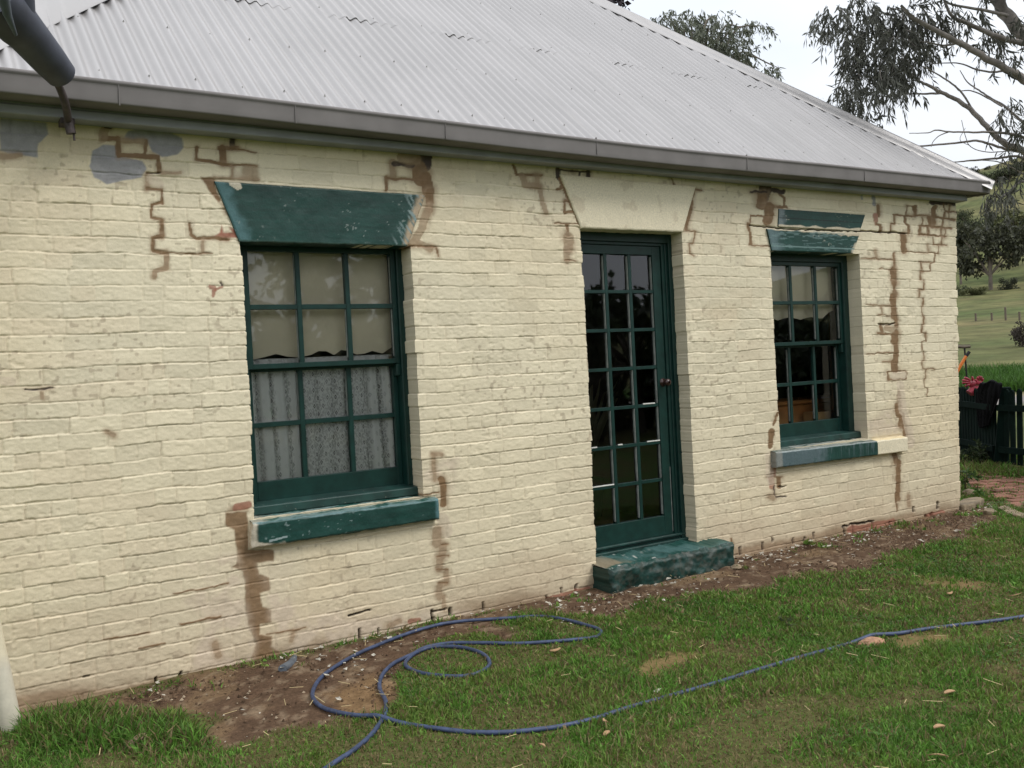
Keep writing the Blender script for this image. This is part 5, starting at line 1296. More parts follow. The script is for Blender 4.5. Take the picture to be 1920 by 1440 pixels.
# ---- stones
def stone(name, label, cat, px, size, seed, mat, rot=0.0, sink=0.3, rough=0.3):
    g = on_ground(*px); z = gz(g[0], g[1])
    o = link(name, lump(name, (0, 0, 0), size, seed, 3, rough), M[mat]); o.location = (g[0], g[1], z + size[2] * (1 - 2 * sink) * 0.5); o.rotation_euler = (0, 0, rot)
    return tag(o, label, cat)
stone('rock', 'brown rock lying in the grass near the downpipe', 'rock', (265, 1392), (0.060, 0.034, 0.030), 3, 'rock', 0.4)
stone('broken_brick', 'broken brick lump lying under the hose at the right of the lawn', 'brick', (1634, 1210), (0.075, 0.034, 0.028), 5, 'brickbit', -0.25, 0.25, 0.2)
stone('rock', 'small dark stone on the soil right of the doorstep', 'rock', (1560, 1062), (0.045, 0.03, 0.02), 8, 'darkrock' if False else 'rock', 0.2)
stone('rock', 'grey stone touching the right end of the doorstep', 'rock', (1380, 1065), (0.05, 0.035, 0.018), 9, 'flag', 0.1)
stone('rock', 'pale stone beside the far corner of the house', 'rock', (1818, 926), (0.08, 0.055, 0.04), 12, 'flag', 0.2)
def flag(label, pts, th, seed, mat='flag'):
    b = []; n = len(pts); g = [on_ground(*p) for p in pts]; zt = max(gz(q[0], q[1]) for q in g) + th
    rings = [(1.0, -0.03), (1.0, th * 0.7), (0.95, th)]; c = np.mean(g, 0); V = []
    P = smooth_path(g + [g[0]], 5)[:-1]; m = len(P)
    P = P + (RNG.random((m, 3)) - 0.5) * np.array((0.02, 0.02, 0))
    for k, z in rings:
        for p in P: V.append((c[0] + (p[0] - c[0]) * k, c[1] + (p[1] - c[1]) * k, gz(c[0], c[1]) + z + random.uniform(-0.003, 0.003)))
    V.append((c[0], c[1], gz(c[0], c[1]) + th)); Q = []
    for r in range(2): Q += [(r * m + i, r * m + (i + 1) % m, (r + 1) * m + (i + 1) % m, (r + 1) * m + i) for i in range(m)]
    T = [(2 * m + i, 2 * m + (i + 1) % m, 3 * m) for i in range(m)]
    o = link('flagstone', mesh_np('flagstone', np.array(V), np.array(Q), np.array(T), None, False), M[mat]); tag(o, label, 'flagstone', 'flagstones by the house corner')
flag('tan flat stone laid against the house corner', [(1793, 949), (1812, 942), (1838, 939), (1842, 945), (1822, 953), (1800, 955)], 0.04, 1)
flag('narrow grey stone slab at the edge of the brick path', [(1872, 955), (1885, 953), (1920, 968), (1918, 974), (1890, 966)], 0.03, 2)
flag('small flat stone between the corner stone and the path', [(1846, 957), (1862, 958), (1866, 963), (1848, 963)], 0.025, 3)
def pipe_stub():
    b = MB(); a = on_ground(530, 1262); c = on_wall(562, 1238, -0.01)
    b.tube([a + np.array((0, 0, 0.02)), (a + c) / 2 + np.array((0, 0, 0.012)), c + np.array((0, 0.03, 0.02))], [0.022, 0.024, 0.026], 12)
    tag(link('pipe_stub', b.mesh('pipe_stub', True), M['fitting_pale']), 'short grey pipe end poking out of the soil at the wall foot', 'pipe')
pipe_stub()
for k, (px, rot, L, lab) in enumerate(((( 1137, 1384), 0.6, 0.040, 'long bark chip on the grass in front of the blue hose'), ((1135, 1364), 1.2, 0.028, 'curled orange bark chip nearest the hose'), ((1780, 1311), 0.1, 0.045, 'orange bark chip on the right of the lawn'), ((1780, 1120), 0.3, 0.055, 'pale bark strip lying in dry grass above the hose'),
                                       ((1016, 1407), 1.5, 0.025, 'thin upright straw coloured chip near the bottom of the lawn'), ((1905, 1123), 2.6, 0.04, 'pale chip at the right edge of the lawn'), ((1760, 1373), 0.0, 0.035, 'tan chip near the bottom right of the lawn'), ((1040, 1228), 0.4, 0.05, 'flat tan chip just below the hose loop'), ((1760, 1425), 1.9, 0.035, 'pinkish chip at the bottom right corner of the lawn'))):
    g = on_ground(*px); z = gz(g[0], g[1]); b = MB(); n = 7; V = []
    for s in range(n):
        t = s / (n - 1) - 0.5; w = 0.0085 * math.cos(t * 2.6); zz = 0.016 + 0.02 * t * t * (1 if k % 2 else -1)
        V += [(t * L * 2, -w, zz), (t * L * 2, w, zz + 0.003), (t * L * 2, w, zz + 0.006), (t * L * 2, -w, zz + 0.004)]
    Q = [(4 * s + a, 4 * s + (a + 1) % 4, 4 * s + 4 + (a + 1) % 4, 4 * s + 4 + a) for s in range(n - 1) for a in range(4)] + [(3, 2, 1, 0), (4 * n - 4, 4 * n - 3, 4 * n - 2, 4 * n - 1)]
    o = link('bark_chip', mesh_np('bark_chip', np.array(V), np.array(Q), None, None, False), M['chip']); o.location = (g[0], g[1], z + 0.006); o.rotation_euler = (0.1, 0.15, rot); tag(o, lab, 'bark chip', 'bark chips on the lawn')

# ---- blue hose
HOSE = [(2060, 1135), (1990, 1145), (1920, 1156), (1800, 1171), (1720, 1182), (1640, 1196), (1560, 1217), (1430, 1252), (1300, 1291), (1180, 1325), (1090, 1350), (1000, 1366), (900, 1371), (800, 1363), (715, 1351), (640, 1337), (602, 1322), (586, 1303), (592, 1283), (612, 1262), (650, 1238), (700, 1213), (760, 1190), (830, 1171), (900, 1162), (960, 1157), (1010, 1155), (1055, 1161), (1100, 1172), (1126, 1182), (1118, 1194), (1070, 1201), (980, 1208), (900, 1207), (845, 1206), (800, 1213), (775, 1226), (760, 1243), (768, 1254), (800, 1264), (850, 1268), (890, 1263), (915, 1250), (916, 1238), (900, 1225), (870, 1216), (840, 1213), (800, 1216), (765, 1230), (735, 1246), (715, 1268), (712, 1290), (722, 1312), (724, 1330), (718, 1348), (706, 1366), (690, 1384), (660, 1408), (620, 1434), (560, 1475), (500, 1520)]
def build_hose():
    P = np.array([on_ground(u, v, 0.012) for u, v in HOSE]); P = smooth_path(P, 7)
    z = near_bump(P[:, 0], P[:, 1]) + 0.011
    z = np.convolve(np.pad(z, 4, 'edge'), np.ones(9) / 9, 'valid') - 0.001
    # rides over itself where it crosses
    for i in range(len(P)):
        dd = np.hypot(P[:i - 12, 0] - P[i, 0], P[:i - 12, 1] - P[i, 1]) if i > 12 else np.array([9.0])
        if dd.min() < 0.024 and i > len(P) * 0.55: z[i] += 0.0
    cross = np.array(on_ground(717, 1351)[:2]); dd = np.hypot(P[:, 0] - cross[0], P[:, 1] - cross[1]); first = np.arange(len(P)) < len(P) * 0.4
    z += 0.017 * np.exp(-(dd / 0.07) ** 2) * first
    br = np.array(on_ground(1632, 1200)[:2]); dd = np.hypot(P[:, 0] - br[0], P[:, 1] - br[1]); z += 0.018 * np.exp(-(dd / 0.10) ** 2)
    P[:, 2] = z
    b = MB(); b.tube(P, 0.0098, 10)
    tag(link('garden_hose', b.mesh('garden_hose', True), M['hose']), 'long blue garden hose looped on the lawn in front of the wall', 'hose')
build_hose()

# ================================================================== BEYOND THE CORNER
PA, PL, PR = on_ground(1873, 881), on_ground(1700, 832), on_ground(2140, 915)
def build_fence():
    r = empty('picket_fence', PA, 'dark green picket fence with a leaning gate post beyond the house corner', 'fence')
    up = np.array((0, 0, 1.0)); lean = (on_ground(1990, 881) - PA); lean /= np.linalg.norm(lean)
    tow = CAM - PA; tow[2] = 0; tow /= np.linalg.norm(tow)
    def board(c, ex, w, h, th, z0=0.06, pointed=True, tilt=0.0):
        e = np.array((ex[0], ex[1], 0)); nrm = np.array((-ex[1], ex[0], 0)); P = []
        prof = [(-w / 2, z0), (w / 2, z0), (w / 2, h - w * 0.45), (w * 0.28, h - 0.01), (0, h), (-w * 0.28, h - 0.01), (-w / 2, h - w * 0.45)] if pointed else [(-w / 2, z0), (w / 2, z0), (w / 2, h), (-w / 2, h)]
        for s in (-th / 2, th / 2):
            for (a, z) in prof: P.append(c + e * (a + tilt * z) + nrm * s + up * z)
        n = len(prof); Q = [(i, (i + 1) % n, n + (i + 1) % n, n + i) for i in range(n)]
        T = [(0, i + 1, i) for i in range(1, n - 1)] + [(n, n + i, n + i + 1) for i in range(1, n - 1)]
        b = MB(); b.add(P, Q, T); return b
    b = board(PA, lean[:2], 0.115, 0.95, 0.11, -0.05, False, 0.11)
    bevel(child('post', b.mesh('post'), M['pickets'], r), 0.01)
    for (a, e, n0, gapw) in ((PA, PL, 0.095, 0.092), (PA, PR, 0.12, 0.104)):
        d = e - a; L = np.linalg.norm(d[:2]); ex = d[:2] / L
        q = n0
        while q < L:
            c = a + np.array((ex[0], ex[1], 0)) * q; c[2] = 0
            t = 0.05 * max(0, 1 - q / 2.0) + random.uniform(-0.015, 0.015)
            sgn = 1 if e is PR else -1
            child('picket', board(c, ex, 0.068, 0.925 + random.uniform(-0.015, 0.015), 0.02, 0.08, True, sgn * t).mesh('picket'), M['pickets'], r); q += gapw
        for z in (0.24, 0.72):
            nn = np.array((-ex[1], ex[0], 0.0)); nn *= np.sign(np.dot(nn, -tow)) if z < 0 else np.sign(np.dot(nn, tow))
            s0 = a + np.array((ex[0], ex[1], 0)) * 0.05; s1 = a + np.array((ex[0], ex[1], 0)) * L
            bb = MB(); o1 = nn * 0.012; o2 = nn * 0.045; h = 0.035
            bb.hexa([s0 + o1 + up * (z - h), s1 + o1 + up * (z - h), s1 + o2 + up * (z - h), s0 + o2 + up * (z - h), s0 + o1 + up * (z + h), s1 + o1 + up * (z + h), s1 + o2 + up * (z + h), s0 + o2 + up * (z + h)])
            child('rail', bb.mesh('rail'), M['pickets'], r)
build_fence()
def fence_depth(u):
    """camera depth of the left fence section at pixel column u"""
    best = None
    for t in np.linspace(0, 1, 200):
        p = PA * (1 - t) + PL * t; uu, vv, d = project(np.array([p]))
        if best is None or abs(uu[0] - u) < best[0]: best = (abs(uu[0] - u), d[0])
    return best[1]
def build_hung_things():
    # black jacket thrown over the fence
    nu, nv = 60, 50; V = []
    for j in range(nv):
        t = j / (nv - 1)
        for i in range(nu):
            s = i / (nu - 1)
            left = np.interp(t, [0, 0.10, 0.3, 0.6, 1.0], [1846, 1840, 1831, 1831, 1836]); right = np.interp(t, [0, 0.1, 0.3, 0.6, 1.0], [1872, 1879, 1876, 1870, 1860])
            u = left + (right - left) * s
            top = 717 + 5 * abs(s - 0.5) + 2 * math.sin(s * 9); bot = 800 + 3 * math.sin(s * 5 + 1) - 16 * (s > 0.8) * (s - 0.8) * 5
            v = top + (bot - top) * max(0, (t - 0.12) / 0.88)
            d = fence_depth(min(u, 1868)) - 0.17 - 0.010 * math.sin(s * 9 + t * 4) - 0.004 * math.sin(s * 31 + 2)
            if t < 0.12: d += (0.12 - t) / 0.12 * 0.22; v -= 1.5 * math.sin((0.12 - t) / 0.12 * math.pi)
            V.append(at_depth(u, v, d))
    V = np.array(V)
    me = mesh_np('jacket', V, grid_quads(nu, nv)); o = link('jacket', me, M['jacket']); sm = o.modifiers.new('thick', 'SOLIDIFY'); sm.thickness = 0.012
    tag(o, 'black jacket slung over the picket fence left of the post', 'jacket')
    d0 = fence_depth(1828) - 0.06
    def glove(label, palm, fingers, thumb, cuff):
        b = MB()
        pp = [at_depth(*p, d0) for p in palm]
        b.tube(smooth_path(pp, 4), np.interp(np.linspace(0, 1, 4 * (len(pp) - 1) + 1), [0, 0.5, 1], [0.040, 0.050, 0.043]), 14)
        for f in fingers + [thumb]:
            P = smooth_path([at_depth(*f[0], d0), at_depth((f[0][0] + f[1][0]) / 2 + 0.4, (f[0][1] + f[1][1]) / 2 - 0.8, d0 - 0.015), at_depth(*f[1], d0 - 0.01)], 5)
            b.tube(P, np.linspace(0.017, 0.012, len(P)), 8)
        c = [at_depth(*p, d0) for p in cuff]; b.tube(c, np.linspace(0.042, 0.055, len(c)), 14)
        tag(link('glove', b.mesh('glove', True), M['glove']), label, 'glove', 'pair of pink gloves on the fence')
    glove('pink rubber glove with fingers pointing left on top of the fence', [(1826, 722), (1820, 717)], [((1818, 713), (1808, 708)), ((1818, 716), (1804, 713)), ((1818, 719), (1804, 718)), ((1820, 722), (1809, 724))], ((1824, 713), (1822, 706)), [(1827, 724), (1823, 733), (1819, 738)])
    glove('pink rubber glove standing up behind the other glove', [(1834, 722), (1836, 715)], [((1834, 712), (1832, 707)), ((1837, 711), (1836, 705)), ((1839, 712), (1840, 706)), ((1841, 714), (1843, 710))], ((1832, 716), (1828, 712)), [(1833, 724), (1830, 732)])
    # tools leaning on the fence
    d1 = fence_depth(1812) + 0.25
    rk = empty('rake', on_ground(1818, 862), 'wooden headed rake standing upside down behind the fence', 'rake')
    b = MB(); foot = at_depth(1818, 862, d1 + 0.3); b.tube([foot, at_depth(1812.5, 705, d1), at_depth(1808.5, 652, d1)], 0.011, 8); child('handle', b.mesh('handle', True), M['black'], rk)
    b = MB(); b.tube([at_depth(1795, 650, d1), at_depth(1808, 651, d1), at_depth(1819, 650, d1)], 0.018, 8)
    for u in np.linspace(1796, 1818, 10): b.tube([at_depth(u, 650, d1), at_depth(u, 645.5, d1 + 0.02)], 0.005, 5)
    child('rake_head', b.mesh('rake_head', True), M['rakewood'], rk)
    d2 = fence_depth(1806) - 0.05
    tl = empty('garden_tool', at_depth(1786, 722, d2), 'orange handled garden tool with a black grip leaning behind the corner', 'tool')
    b = MB(); b.tube([at_depth(1786, 715, d2), at_depth(1799, 689, d2), at_depth(1812, 667, d2)], 0.019, 10); child('handle', b.mesh('handle', True), M['orange'], tl)
    b = MB(); b.tube([at_depth(1811.5, 668, d2), at_depth(1817.5, 659.5, d2)], 0.020, 10); child('grip', b.mesh('grip', True), M['black'], tl)
    b = MB(); b.tube([at_depth(1786, 715, d2), at_depth(1779, 735, d2), at_depth(1774, 860, d2)], 0.02, 8); child('blade', b.mesh('blade', True), M['black'], tl)
    # pale tub
    g = on_ground(1787, 858); tb = MB(); n = 22
    prof = [(0.0, 0.11, 0.0), (0.11, 0.115, 0.0), (0.30, 0.135, 0), (0.34, 0.142, 0), (0.342, 0.156, 0), (0.375, 0.158, 0), (0.376, 0.142, 0), (0.05, 0.105, 0)]
    V = [(g[0] + r * math.cos(6.2832 * q / n), g[1] + r * math.sin(6.2832 * q / n), z) for z, r, _ in prof for q in range(n)]
    tb.add(V, [(i * n + q, i * n + (q + 1) % n, (i + 1) * n + (q + 1) % n, (i + 1) * n + q) for i in range(len(prof) - 1) for q in range(n)])
    tag(link('tub', tb.mesh('tub', True), M['tub']), 'pale plastic tub peeking from behind the house corner', 'tub')
build_hung_things()

# ---- leaves and trees
def leaf_mesh(name, P, D, L, W, col, droop=None):
    n = len(P); r = RNG.normal(size=(n, 3)); S = np.cross(D, r); S /= np.linalg.norm(S, axis=1)[:, None] + 1e-9
    tip = P + D * L[:, None]; mid = P + D * (L * 0.45)[:, None]
    nrm = np.cross(D, S); mid = mid + nrm * (L * 0.06)[:, None]
    V = np.stack([P, mid + S * W[:, None], tip, mid - S * W[:, None]], 1).reshape(-1, 3); k = np.arange(n) * 4
    return mesh_np(name, V, np.stack([k, k + 1, k + 2, k + 3], 1), None, np.repeat(col, 4, 0), False)
def sprays(centres, radii, twigs, per, leaf_l, leaf_w, base_col, droop=0.9, tw_len=0.35, var=0.5):
    """leaves strung along drooping twigs that start inside each clump"""
    Ps, Ds, tw = [], [], []
    for c, r in zip(centres, radii):
        k = max(3, int(twigs * (r ** 2)))
        for _ in range(k):
            d = RNG.normal(size=3); d /= np.linalg.norm(d); s = c + d * r * RNG.random() ** 0.5 * np.array((1, 1, 0.85))
            g = d * 0.6 + np.array((0, 0, -droop)) + RNG.normal(size=3) * 0.35; g /= np.linalg.norm(g)
            L = tw_len * RNG.uniform(0.5, 1.2); t = RNG.random(per)
            pts = s + np.outer(t * L, g) + np.outer(t * t * L * 0.3, np.array((0, 0, -1.0)))
            dd = g[None] * 0.5 + RNG.normal(size=(per, 3)) * 0.55 + np.array((0, 0, -droop * 0.9)); dd /= np.linalg.norm(dd, axis=1)[:, None]
            Ps.append(pts); Ds.append(dd); tw.append((s, s + g * L * 0.6))
    P = np.concatenate(Ps); D = np.concatenate(Ds); n = len(P)
    tone = 0.75 + 0.5 * fbm(P[:, 0] * 1.2 + P[:, 2] * 0.7, P[:, 1] * 1.2 + P[:, 2], 701, 3)
    col = np.array(base_col)[None] * (tone * RNG.uniform(1 - var, 1 + var, n))[:, None]
    return P, D, leaf_l * RNG.uniform(0.6, 1.25, n), leaf_w * RNG.uniform(0.7, 1.3, n), col, tw
def px_branch(pts, depth, w, b, bend=0.0):
    m = len(pts); P = smooth_path([at_depth(u, v, depth + bend * i) for i, (u, v) in enumerate(pts)], 5)
    dd = np.linalg.norm(P - CAM, axis=1); wl = np.interp(np.linspace(0, 1, len(P)), np.linspace(0, 1, len(w)), w)
    P = P + (RNG.random(P.shape) - 0.5) * (wl * 0.25 * depth / F)[:, None]
    V, Q = tube_geo(P, wl * 0.5 * depth / F, 8); b.add(V, Q); return P
def build_gum():
    D0 = 13.0
    base = on_ground(2260, 905); base[2] = gz(base[0], base[1])
    D0 = float(project(np.array([base]))[2][0]) + 0.2
    r = empty('gum_tree', base, 'near gum tree overhanging from the right with drooping narrow leaves and bare grey limbs', 'tree')
    b = MB()
    fork = at_depth(2110, 390, D0); P = smooth_path([base - np.array((0, 0, 0.1)), at_depth(2235, 760, D0), at_depth(2190, 590, D0), fork], 6)
    V, Q = tube_geo(P, np.linspace(0.19, 0.13, len(P)), 14); b.add(V, Q)
    c = np.array((0.26, 0.235, 0.21))
    tr = b.mesh('trunk', True, None)
    def limb_mesh(bb, name):
        me = bb.mesh(name, True); n = len(me.vertices); co = np.zeros(n * 3, np.float32); me.vertices.foreach_get('co', co); co = co.reshape(-1, 3)
        a = me.color_attributes.new('Col', 'FLOAT_COLOR', 'POINT'); k = 0.75 + 0.6 * fbm(co[:, 0] * 4 + co[:, 2] * 2, co[:, 1] * 4 + co[:, 2] * 6, 711, 3)
        cc = np.ones((n, 4), np.float32); cc[:, :3] = np.array((0.25, 0.225, 0.205))[None] * k[:, None]; a.data.foreach_set('color', cc.ravel()); return me
    child('trunk', limb_mesh(b, 'trunk'), M['bark'], r)
    limbs = [([(2110, 390), (2030, 360), (1960, 312), (1920, 284), (1880, 266), (1850, 237), (1820, 205), (1790, 185), (1762, 172), (1740, 160), (1720, 150)], [30, 22, 18, 14, 12, 10, 8, 6], 0),
             ([(1765, 174), (1738, 176), (1700, 176), (1670, 181), (1640, 179), (1620, 172)], [6, 4, 3, 2], 0.02),
             ([(1825, 208), (1800, 170), (1775, 150), (1745, 132), (1730, 124)], [5, 4, 2.5], -0.03),
             ([(2110, 390), (2040, 250), (1985, 185), (1920, 148), (1895, 133), (1850, 110), (1800, 80), (1750, 55), (1715, 35), (1690, 10)], [28, 24, 20, 16, 13, 10, 6], -0.06),
             ([(1800, 80), (1770, 85), (1740, 80), (1700, 75)], [6, 4, 2], -0.05), ([(1890, 131), (1862, 135), (1830, 130), (1800, 119), (1770, 118), (1745, 120)], [6, 4.5, 3, 2], 0.05),
             ([(2110, 390), (2060, 240), (1985, 130), (1935, 80), (1900, 45), (1870, 5), (1850, -60), (1840, -140)], [46, 40, 36, 32, 28, 24], 0.10),
             ([(1935, 82), (1900, 78), (1850, 60), (1810, 42), (1785, 30), (1770, 0)], [16, 12, 9, 6], 0.0), ([(1890, 30), (1850, 20), (1800, 12), (1770, 0), (1750, -30)], [9, 6, 4], 0.03),
             ([(2110, 392), (2040, 345), (1985, 300), (1920, 258), (1870, 248), (1825, 248), (1780, 247), (1755, 244), (1740, 249), (1705, 250)], [12, 9, 6, 4, 3, 1.5], -0.10),
             ([(1780, 247), (1762, 254), (1750, 265), (1746, 275)], [3, 2, 1.5], -0.02),
             ([(1920, 285), (1890, 281), (1860, 271), (1830, 264), (1800, 267), (1750, 272), (1705, 275), (1690, 270), (1665, 250)], [7, 6, 5, 4, 2.5], 0.05),
             ([(2110, 400), (2010, 350), (1920, 297), (1870, 297), (1820, 301), (1790, 304), (1760, 305)], [12, 9, 6, 5, 3, 2], 0.1), ([(1835, 300), (1870, 303), (1895, 313), (1925, 330)], [2, 3, 4], 0.1),
             ([(2110, 420), (2010, 372), (1925, 340), (1890, 362), (1872, 370), (1866, 362), (1864, 350)], [10, 8, 6, 5, 3.5, 2], -0.1),
             ([(2020, 300), (1960, 250), (1918, 228), (1885, 200), (1860, 185), (1840, 172), (1815, 155), (1800, 132)], [10, 7, 5, 4, 2], 0.12), ([(1880, 200), (1845, 180), (1820, 170), (1798, 170), (1792, 160)], [4, 3, 1.5], 0.05),
             ([(1900, 283), (1850, 285), (1820, 275), (1810, 255), (1803, 225)], [2.5, 2, 1.5], 0.0), ([(1820, 274), (1800, 262), (1810, 240)], [1.6, 1.2], 0.0)]
    bb = MB()
    for pts, w, bend in limbs: px_branch(pts, D0, [q * 0.78 for q in w], bb, bend)
    cl = [(1555, 18, 26), (1545, 45, 14), (1600, 15, 30), (1600, 60, 28), (1640, 25, 34), (1640, 75, 34), (1690, 30, 38), (1690, 80, 36), (1735, 30, 34), (1730, 75, 26), (1600, 105, 22), (1630, 115, 30), (1670, 125, 34), (1710, 110, 28), (1590, 150, 24), (1610, 170, 20), (1575, 165, 16), (1650, 150, 24), (1690, 145, 20), (1595, 190, 13),
          (1775, 15, 26), (1830, 22, 26), (1800, 60, 14), (1850, 60, 24), (1880, 60, 24), (1900, 105, 18), (1870, 95, 16), (1840, 85, 14), (1910, 40, 24), (1905, 180, 16), (1885, 195, 15), (1912, 210, 16), (1870, 212, 12), (1915, 240, 14), (1905, 258, 10), (1880, 222, 10), (1600, 222, 12), (1620, 217, 10), (1640, 240, 12), (1655, 232, 10), (1660, 245, 8),
          (1865, 335, 11), (1890, 328, 12), (1880, 350, 9), (1852, 360, 8), (1850, 375, 5), (1905, 345, 10), (1920, 320, 10), (1870, 365, 6)]
    cen = [at_depth(u, v, D0 + RNG.uniform(-0.7, 0.7)) for u, v, q in cl]; rad = [q * (0.72 if u > 1755 else 0.97) * D0 / F for u, _, q in cl]
    # crown that continues above and to the right of the picture
    for k in range(26):
        u, v = RNG.uniform(1560, 2300), RNG.uniform(-440, -70); cen.append(at_depth(u, v, D0 + RNG.uniform(-1.5, 2.0))); rad.append(RNG.uniform(0.25, 0.45))
    for k in range(12):
        u, v = RNG.uniform(1960, 2350), RNG.uniform(0, 300); cen.append(at_depth(u, v, D0 + RNG.uniform(-1.5, 2.0))); rad.append(RNG.uniform(0.2, 0.3))
    P, D, L, W, col, tw = sprays(cen, rad, 1050, 13, 0.105, 0.0085, (0.125, 0.128, 0.106), 0.95, 0.26, 0.45)
    for s, e in tw:
        if RNG.random() < 0.2:
            V, Q = tube_geo([s, (s + e) / 2 + RNG.normal(size=3) * 0.01, e], [0.005, 0.004, 0.002], 4); bb.add(V, Q)
    child('limbs', limb_mesh(bb, 'limbs'), M['bark'], r)
    child('crown', leaf_mesh('crown', P, D, L, W, col), M['leaf'], r)
build_gum()
def crown_tree(name, label, base, trunk_top, clumps, trunk_r, leaf, colour, twigs, per, droop, tw_len, group=None, lean=0.0, density_r=None):
    r = empty(name, base, label, 'tree', group)
    b = MB(); base = np.array(base, float); tt = np.array(trunk_top, float)
    b.tube(smooth_path([base - np.array((0, 0, 0.2)), base * 0.55 + tt * 0.45 + RNG.normal(size=3) * 0.05 * trunk_r * 8, tt], 5), np.linspace(trunk_r, trunk_r * 0.55, 11), 10)
    for c, q in clumps:
        m = tt * 0.5 + c * 0.5 + RNG.normal(size=3) * q * 0.3
        s = base * 0.25 + tt * 0.75
        b.tube(smooth_path([s, m, c], 4), np.linspace(trunk_r * 0.35, trunk_r * 0.04, 9), 6)
    me = b.mesh('trunk', True); n = len(me.vertices); a = me.color_attributes.new('Col', 'FLOAT_COLOR', 'POINT'); cc = np.ones((n, 4), np.float32); cc[:, :3] = (0.13, 0.11, 0.09); a.data.foreach_set('color', cc.ravel())
    child('trunk', me, M['bark'], r)
    P, D, L, W, col, tw = sprays([c for c, q in clumps], [q for c, q in clumps], twigs, per, leaf[0], leaf[1], colour, droop, tw_len)
    child('crown', leaf_mesh('crown', P, D, L, W, col), M['leaf'], r)
    return r
def px_tree(name, label, cl, depth, base_px_u, colour, leaf, twigs, per, droop, tw_len, trunk_r=0.2):
    clumps = [(at_depth(u, v, depth + RNG.uniform(-1, 1)), q * depth / F) for u, v, q in cl]
    top = at_depth(base_px_u, np.mean([v for _, v, _ in cl]) + 20, depth); base = np.array((top[0], top[1], 0.0)); base[2] = gz(base[0], base[1])
    crown_tree(name, label, base, top, clumps, trunk_r, leaf, colour, twigs, per, droop, tw_len)
px_tree('weeping_tree', 'grey green weeping tree rising behind the roof', [(1262, 45, 32), (1245, 30, 18), (1300, 28, 26), (1290, 65, 36), (1330, 60, 38), (1345, 30, 20), (1310, 100, 34), (1355, 95, 34), (1385, 75, 22), (1395, 50, 20), (1415, 45, 16), (1432, 48, 9), (1395, 110, 24), (1400, 140, 18), (1425, 130, 16), (1445, 120, 13), (1462, 128, 9), (1225, 48, 8), (1270, 90, 30), (1240, 60, 20), (1370, 130, 24)], 24, 1300, (0.125, 0.138, 0.100), (0.17, 0.018), 190, 14, 0.95, 0.5, 0.16)
px_tree('dark_tree', 'dark leaved tree top showing over the roof hip', [(1120, -8, 22), (1140, -14, 24), (1150, 8, 10), (1160, 18, 5), (1100, -40, 40), (1150, -60, 40)], 22, 1120, (0.035, 0.026, 0.034), (0.15, 0.05), 260, 10, 0.5, 0.3, 0.22)

# ---- shrubs and tufts by the fence
def shrub(name, label, cl, depth, colour, leaf, twigs, per, droop=0.1, tw_len=0.12, cat='shrub'):
    cen = [at_depth(u, v, depth + RNG.uniform(-0.1, 0.1)) for u, v, q in cl]; rad = [q * depth / F for _, _, q in cl]
    c = np.mean(cen, 0); base = np.array((c[0], c[1], gz(c[0], c[1])))
    r = empty(name, base, label, cat)
    P, D, L, W, col, tw = sprays(cen, rad, twigs, per, leaf[0], leaf[1], colour, droop, tw_len)
    P[:, 2] = np.maximum(P[:, 2], 0.01)
    child('foliage', leaf_mesh('foliage', P, D, L, W, col), M['leaf'], r)
    b = MB()
    for q in cen: b.tube(smooth_path([base, (base + q) / 2 + RNG.normal(size=3) * 0.02, q], 3), 0.006, 5)
    me = b.mesh('stem', True); n = len(me.vertices); a = me.color_attributes.new('Col', 'FLOAT_COLOR', 'POINT'); cc = np.ones((n, 4), np.float32); cc[:, :3] = (0.10, 0.08, 0.05); a.data.foreach_set('color', cc.ravel())
    child('stem', me, M['bark'], r)
shrub('shrub', 'small dark green shrub growing against the picket fence', [(1825, 848, 14), (1840, 843, 14), (1852, 852, 12), (1835, 860, 14), (1815, 858, 10)], 11.0, (0.030, 0.046, 0.016), (0.05, 0.010), 2600, 8)
shrub('weed_clump', 'leafy green weed clump at the foot of the house corner', [(1808, 888, 7), (1814, 890, 6), (1808, 900, 7)], 9.4, (0.045, 0.085, 0.020), (0.06, 0.014), 3000, 7, cat='weed')
shrub('weed_clump', 'bright green weed tuft beside the brick path', [(1842, 930, 5), (1846, 933, 4)], 8.9, (0.065, 0.13, 0.025), (0.06, 0.012), 3500, 7, cat='weed')
shrub('weed_clump', 'pale grey green weed in the lawn left of the hose stone', [(1470, 1185, 6), (1480, 1190, 6)], 5.0, (0.10, 0.13, 0.06), (0.035, 0.008), 6000, 6, cat='weed')
shrub('weed_clump', 'grey green weed in the lawn below the far hose end', [(1090, 1375, 1)], 3.1, (0.10, 0.13, 0.06), (0.03, 0.008), 9000, 5, cat='weed') if False else None

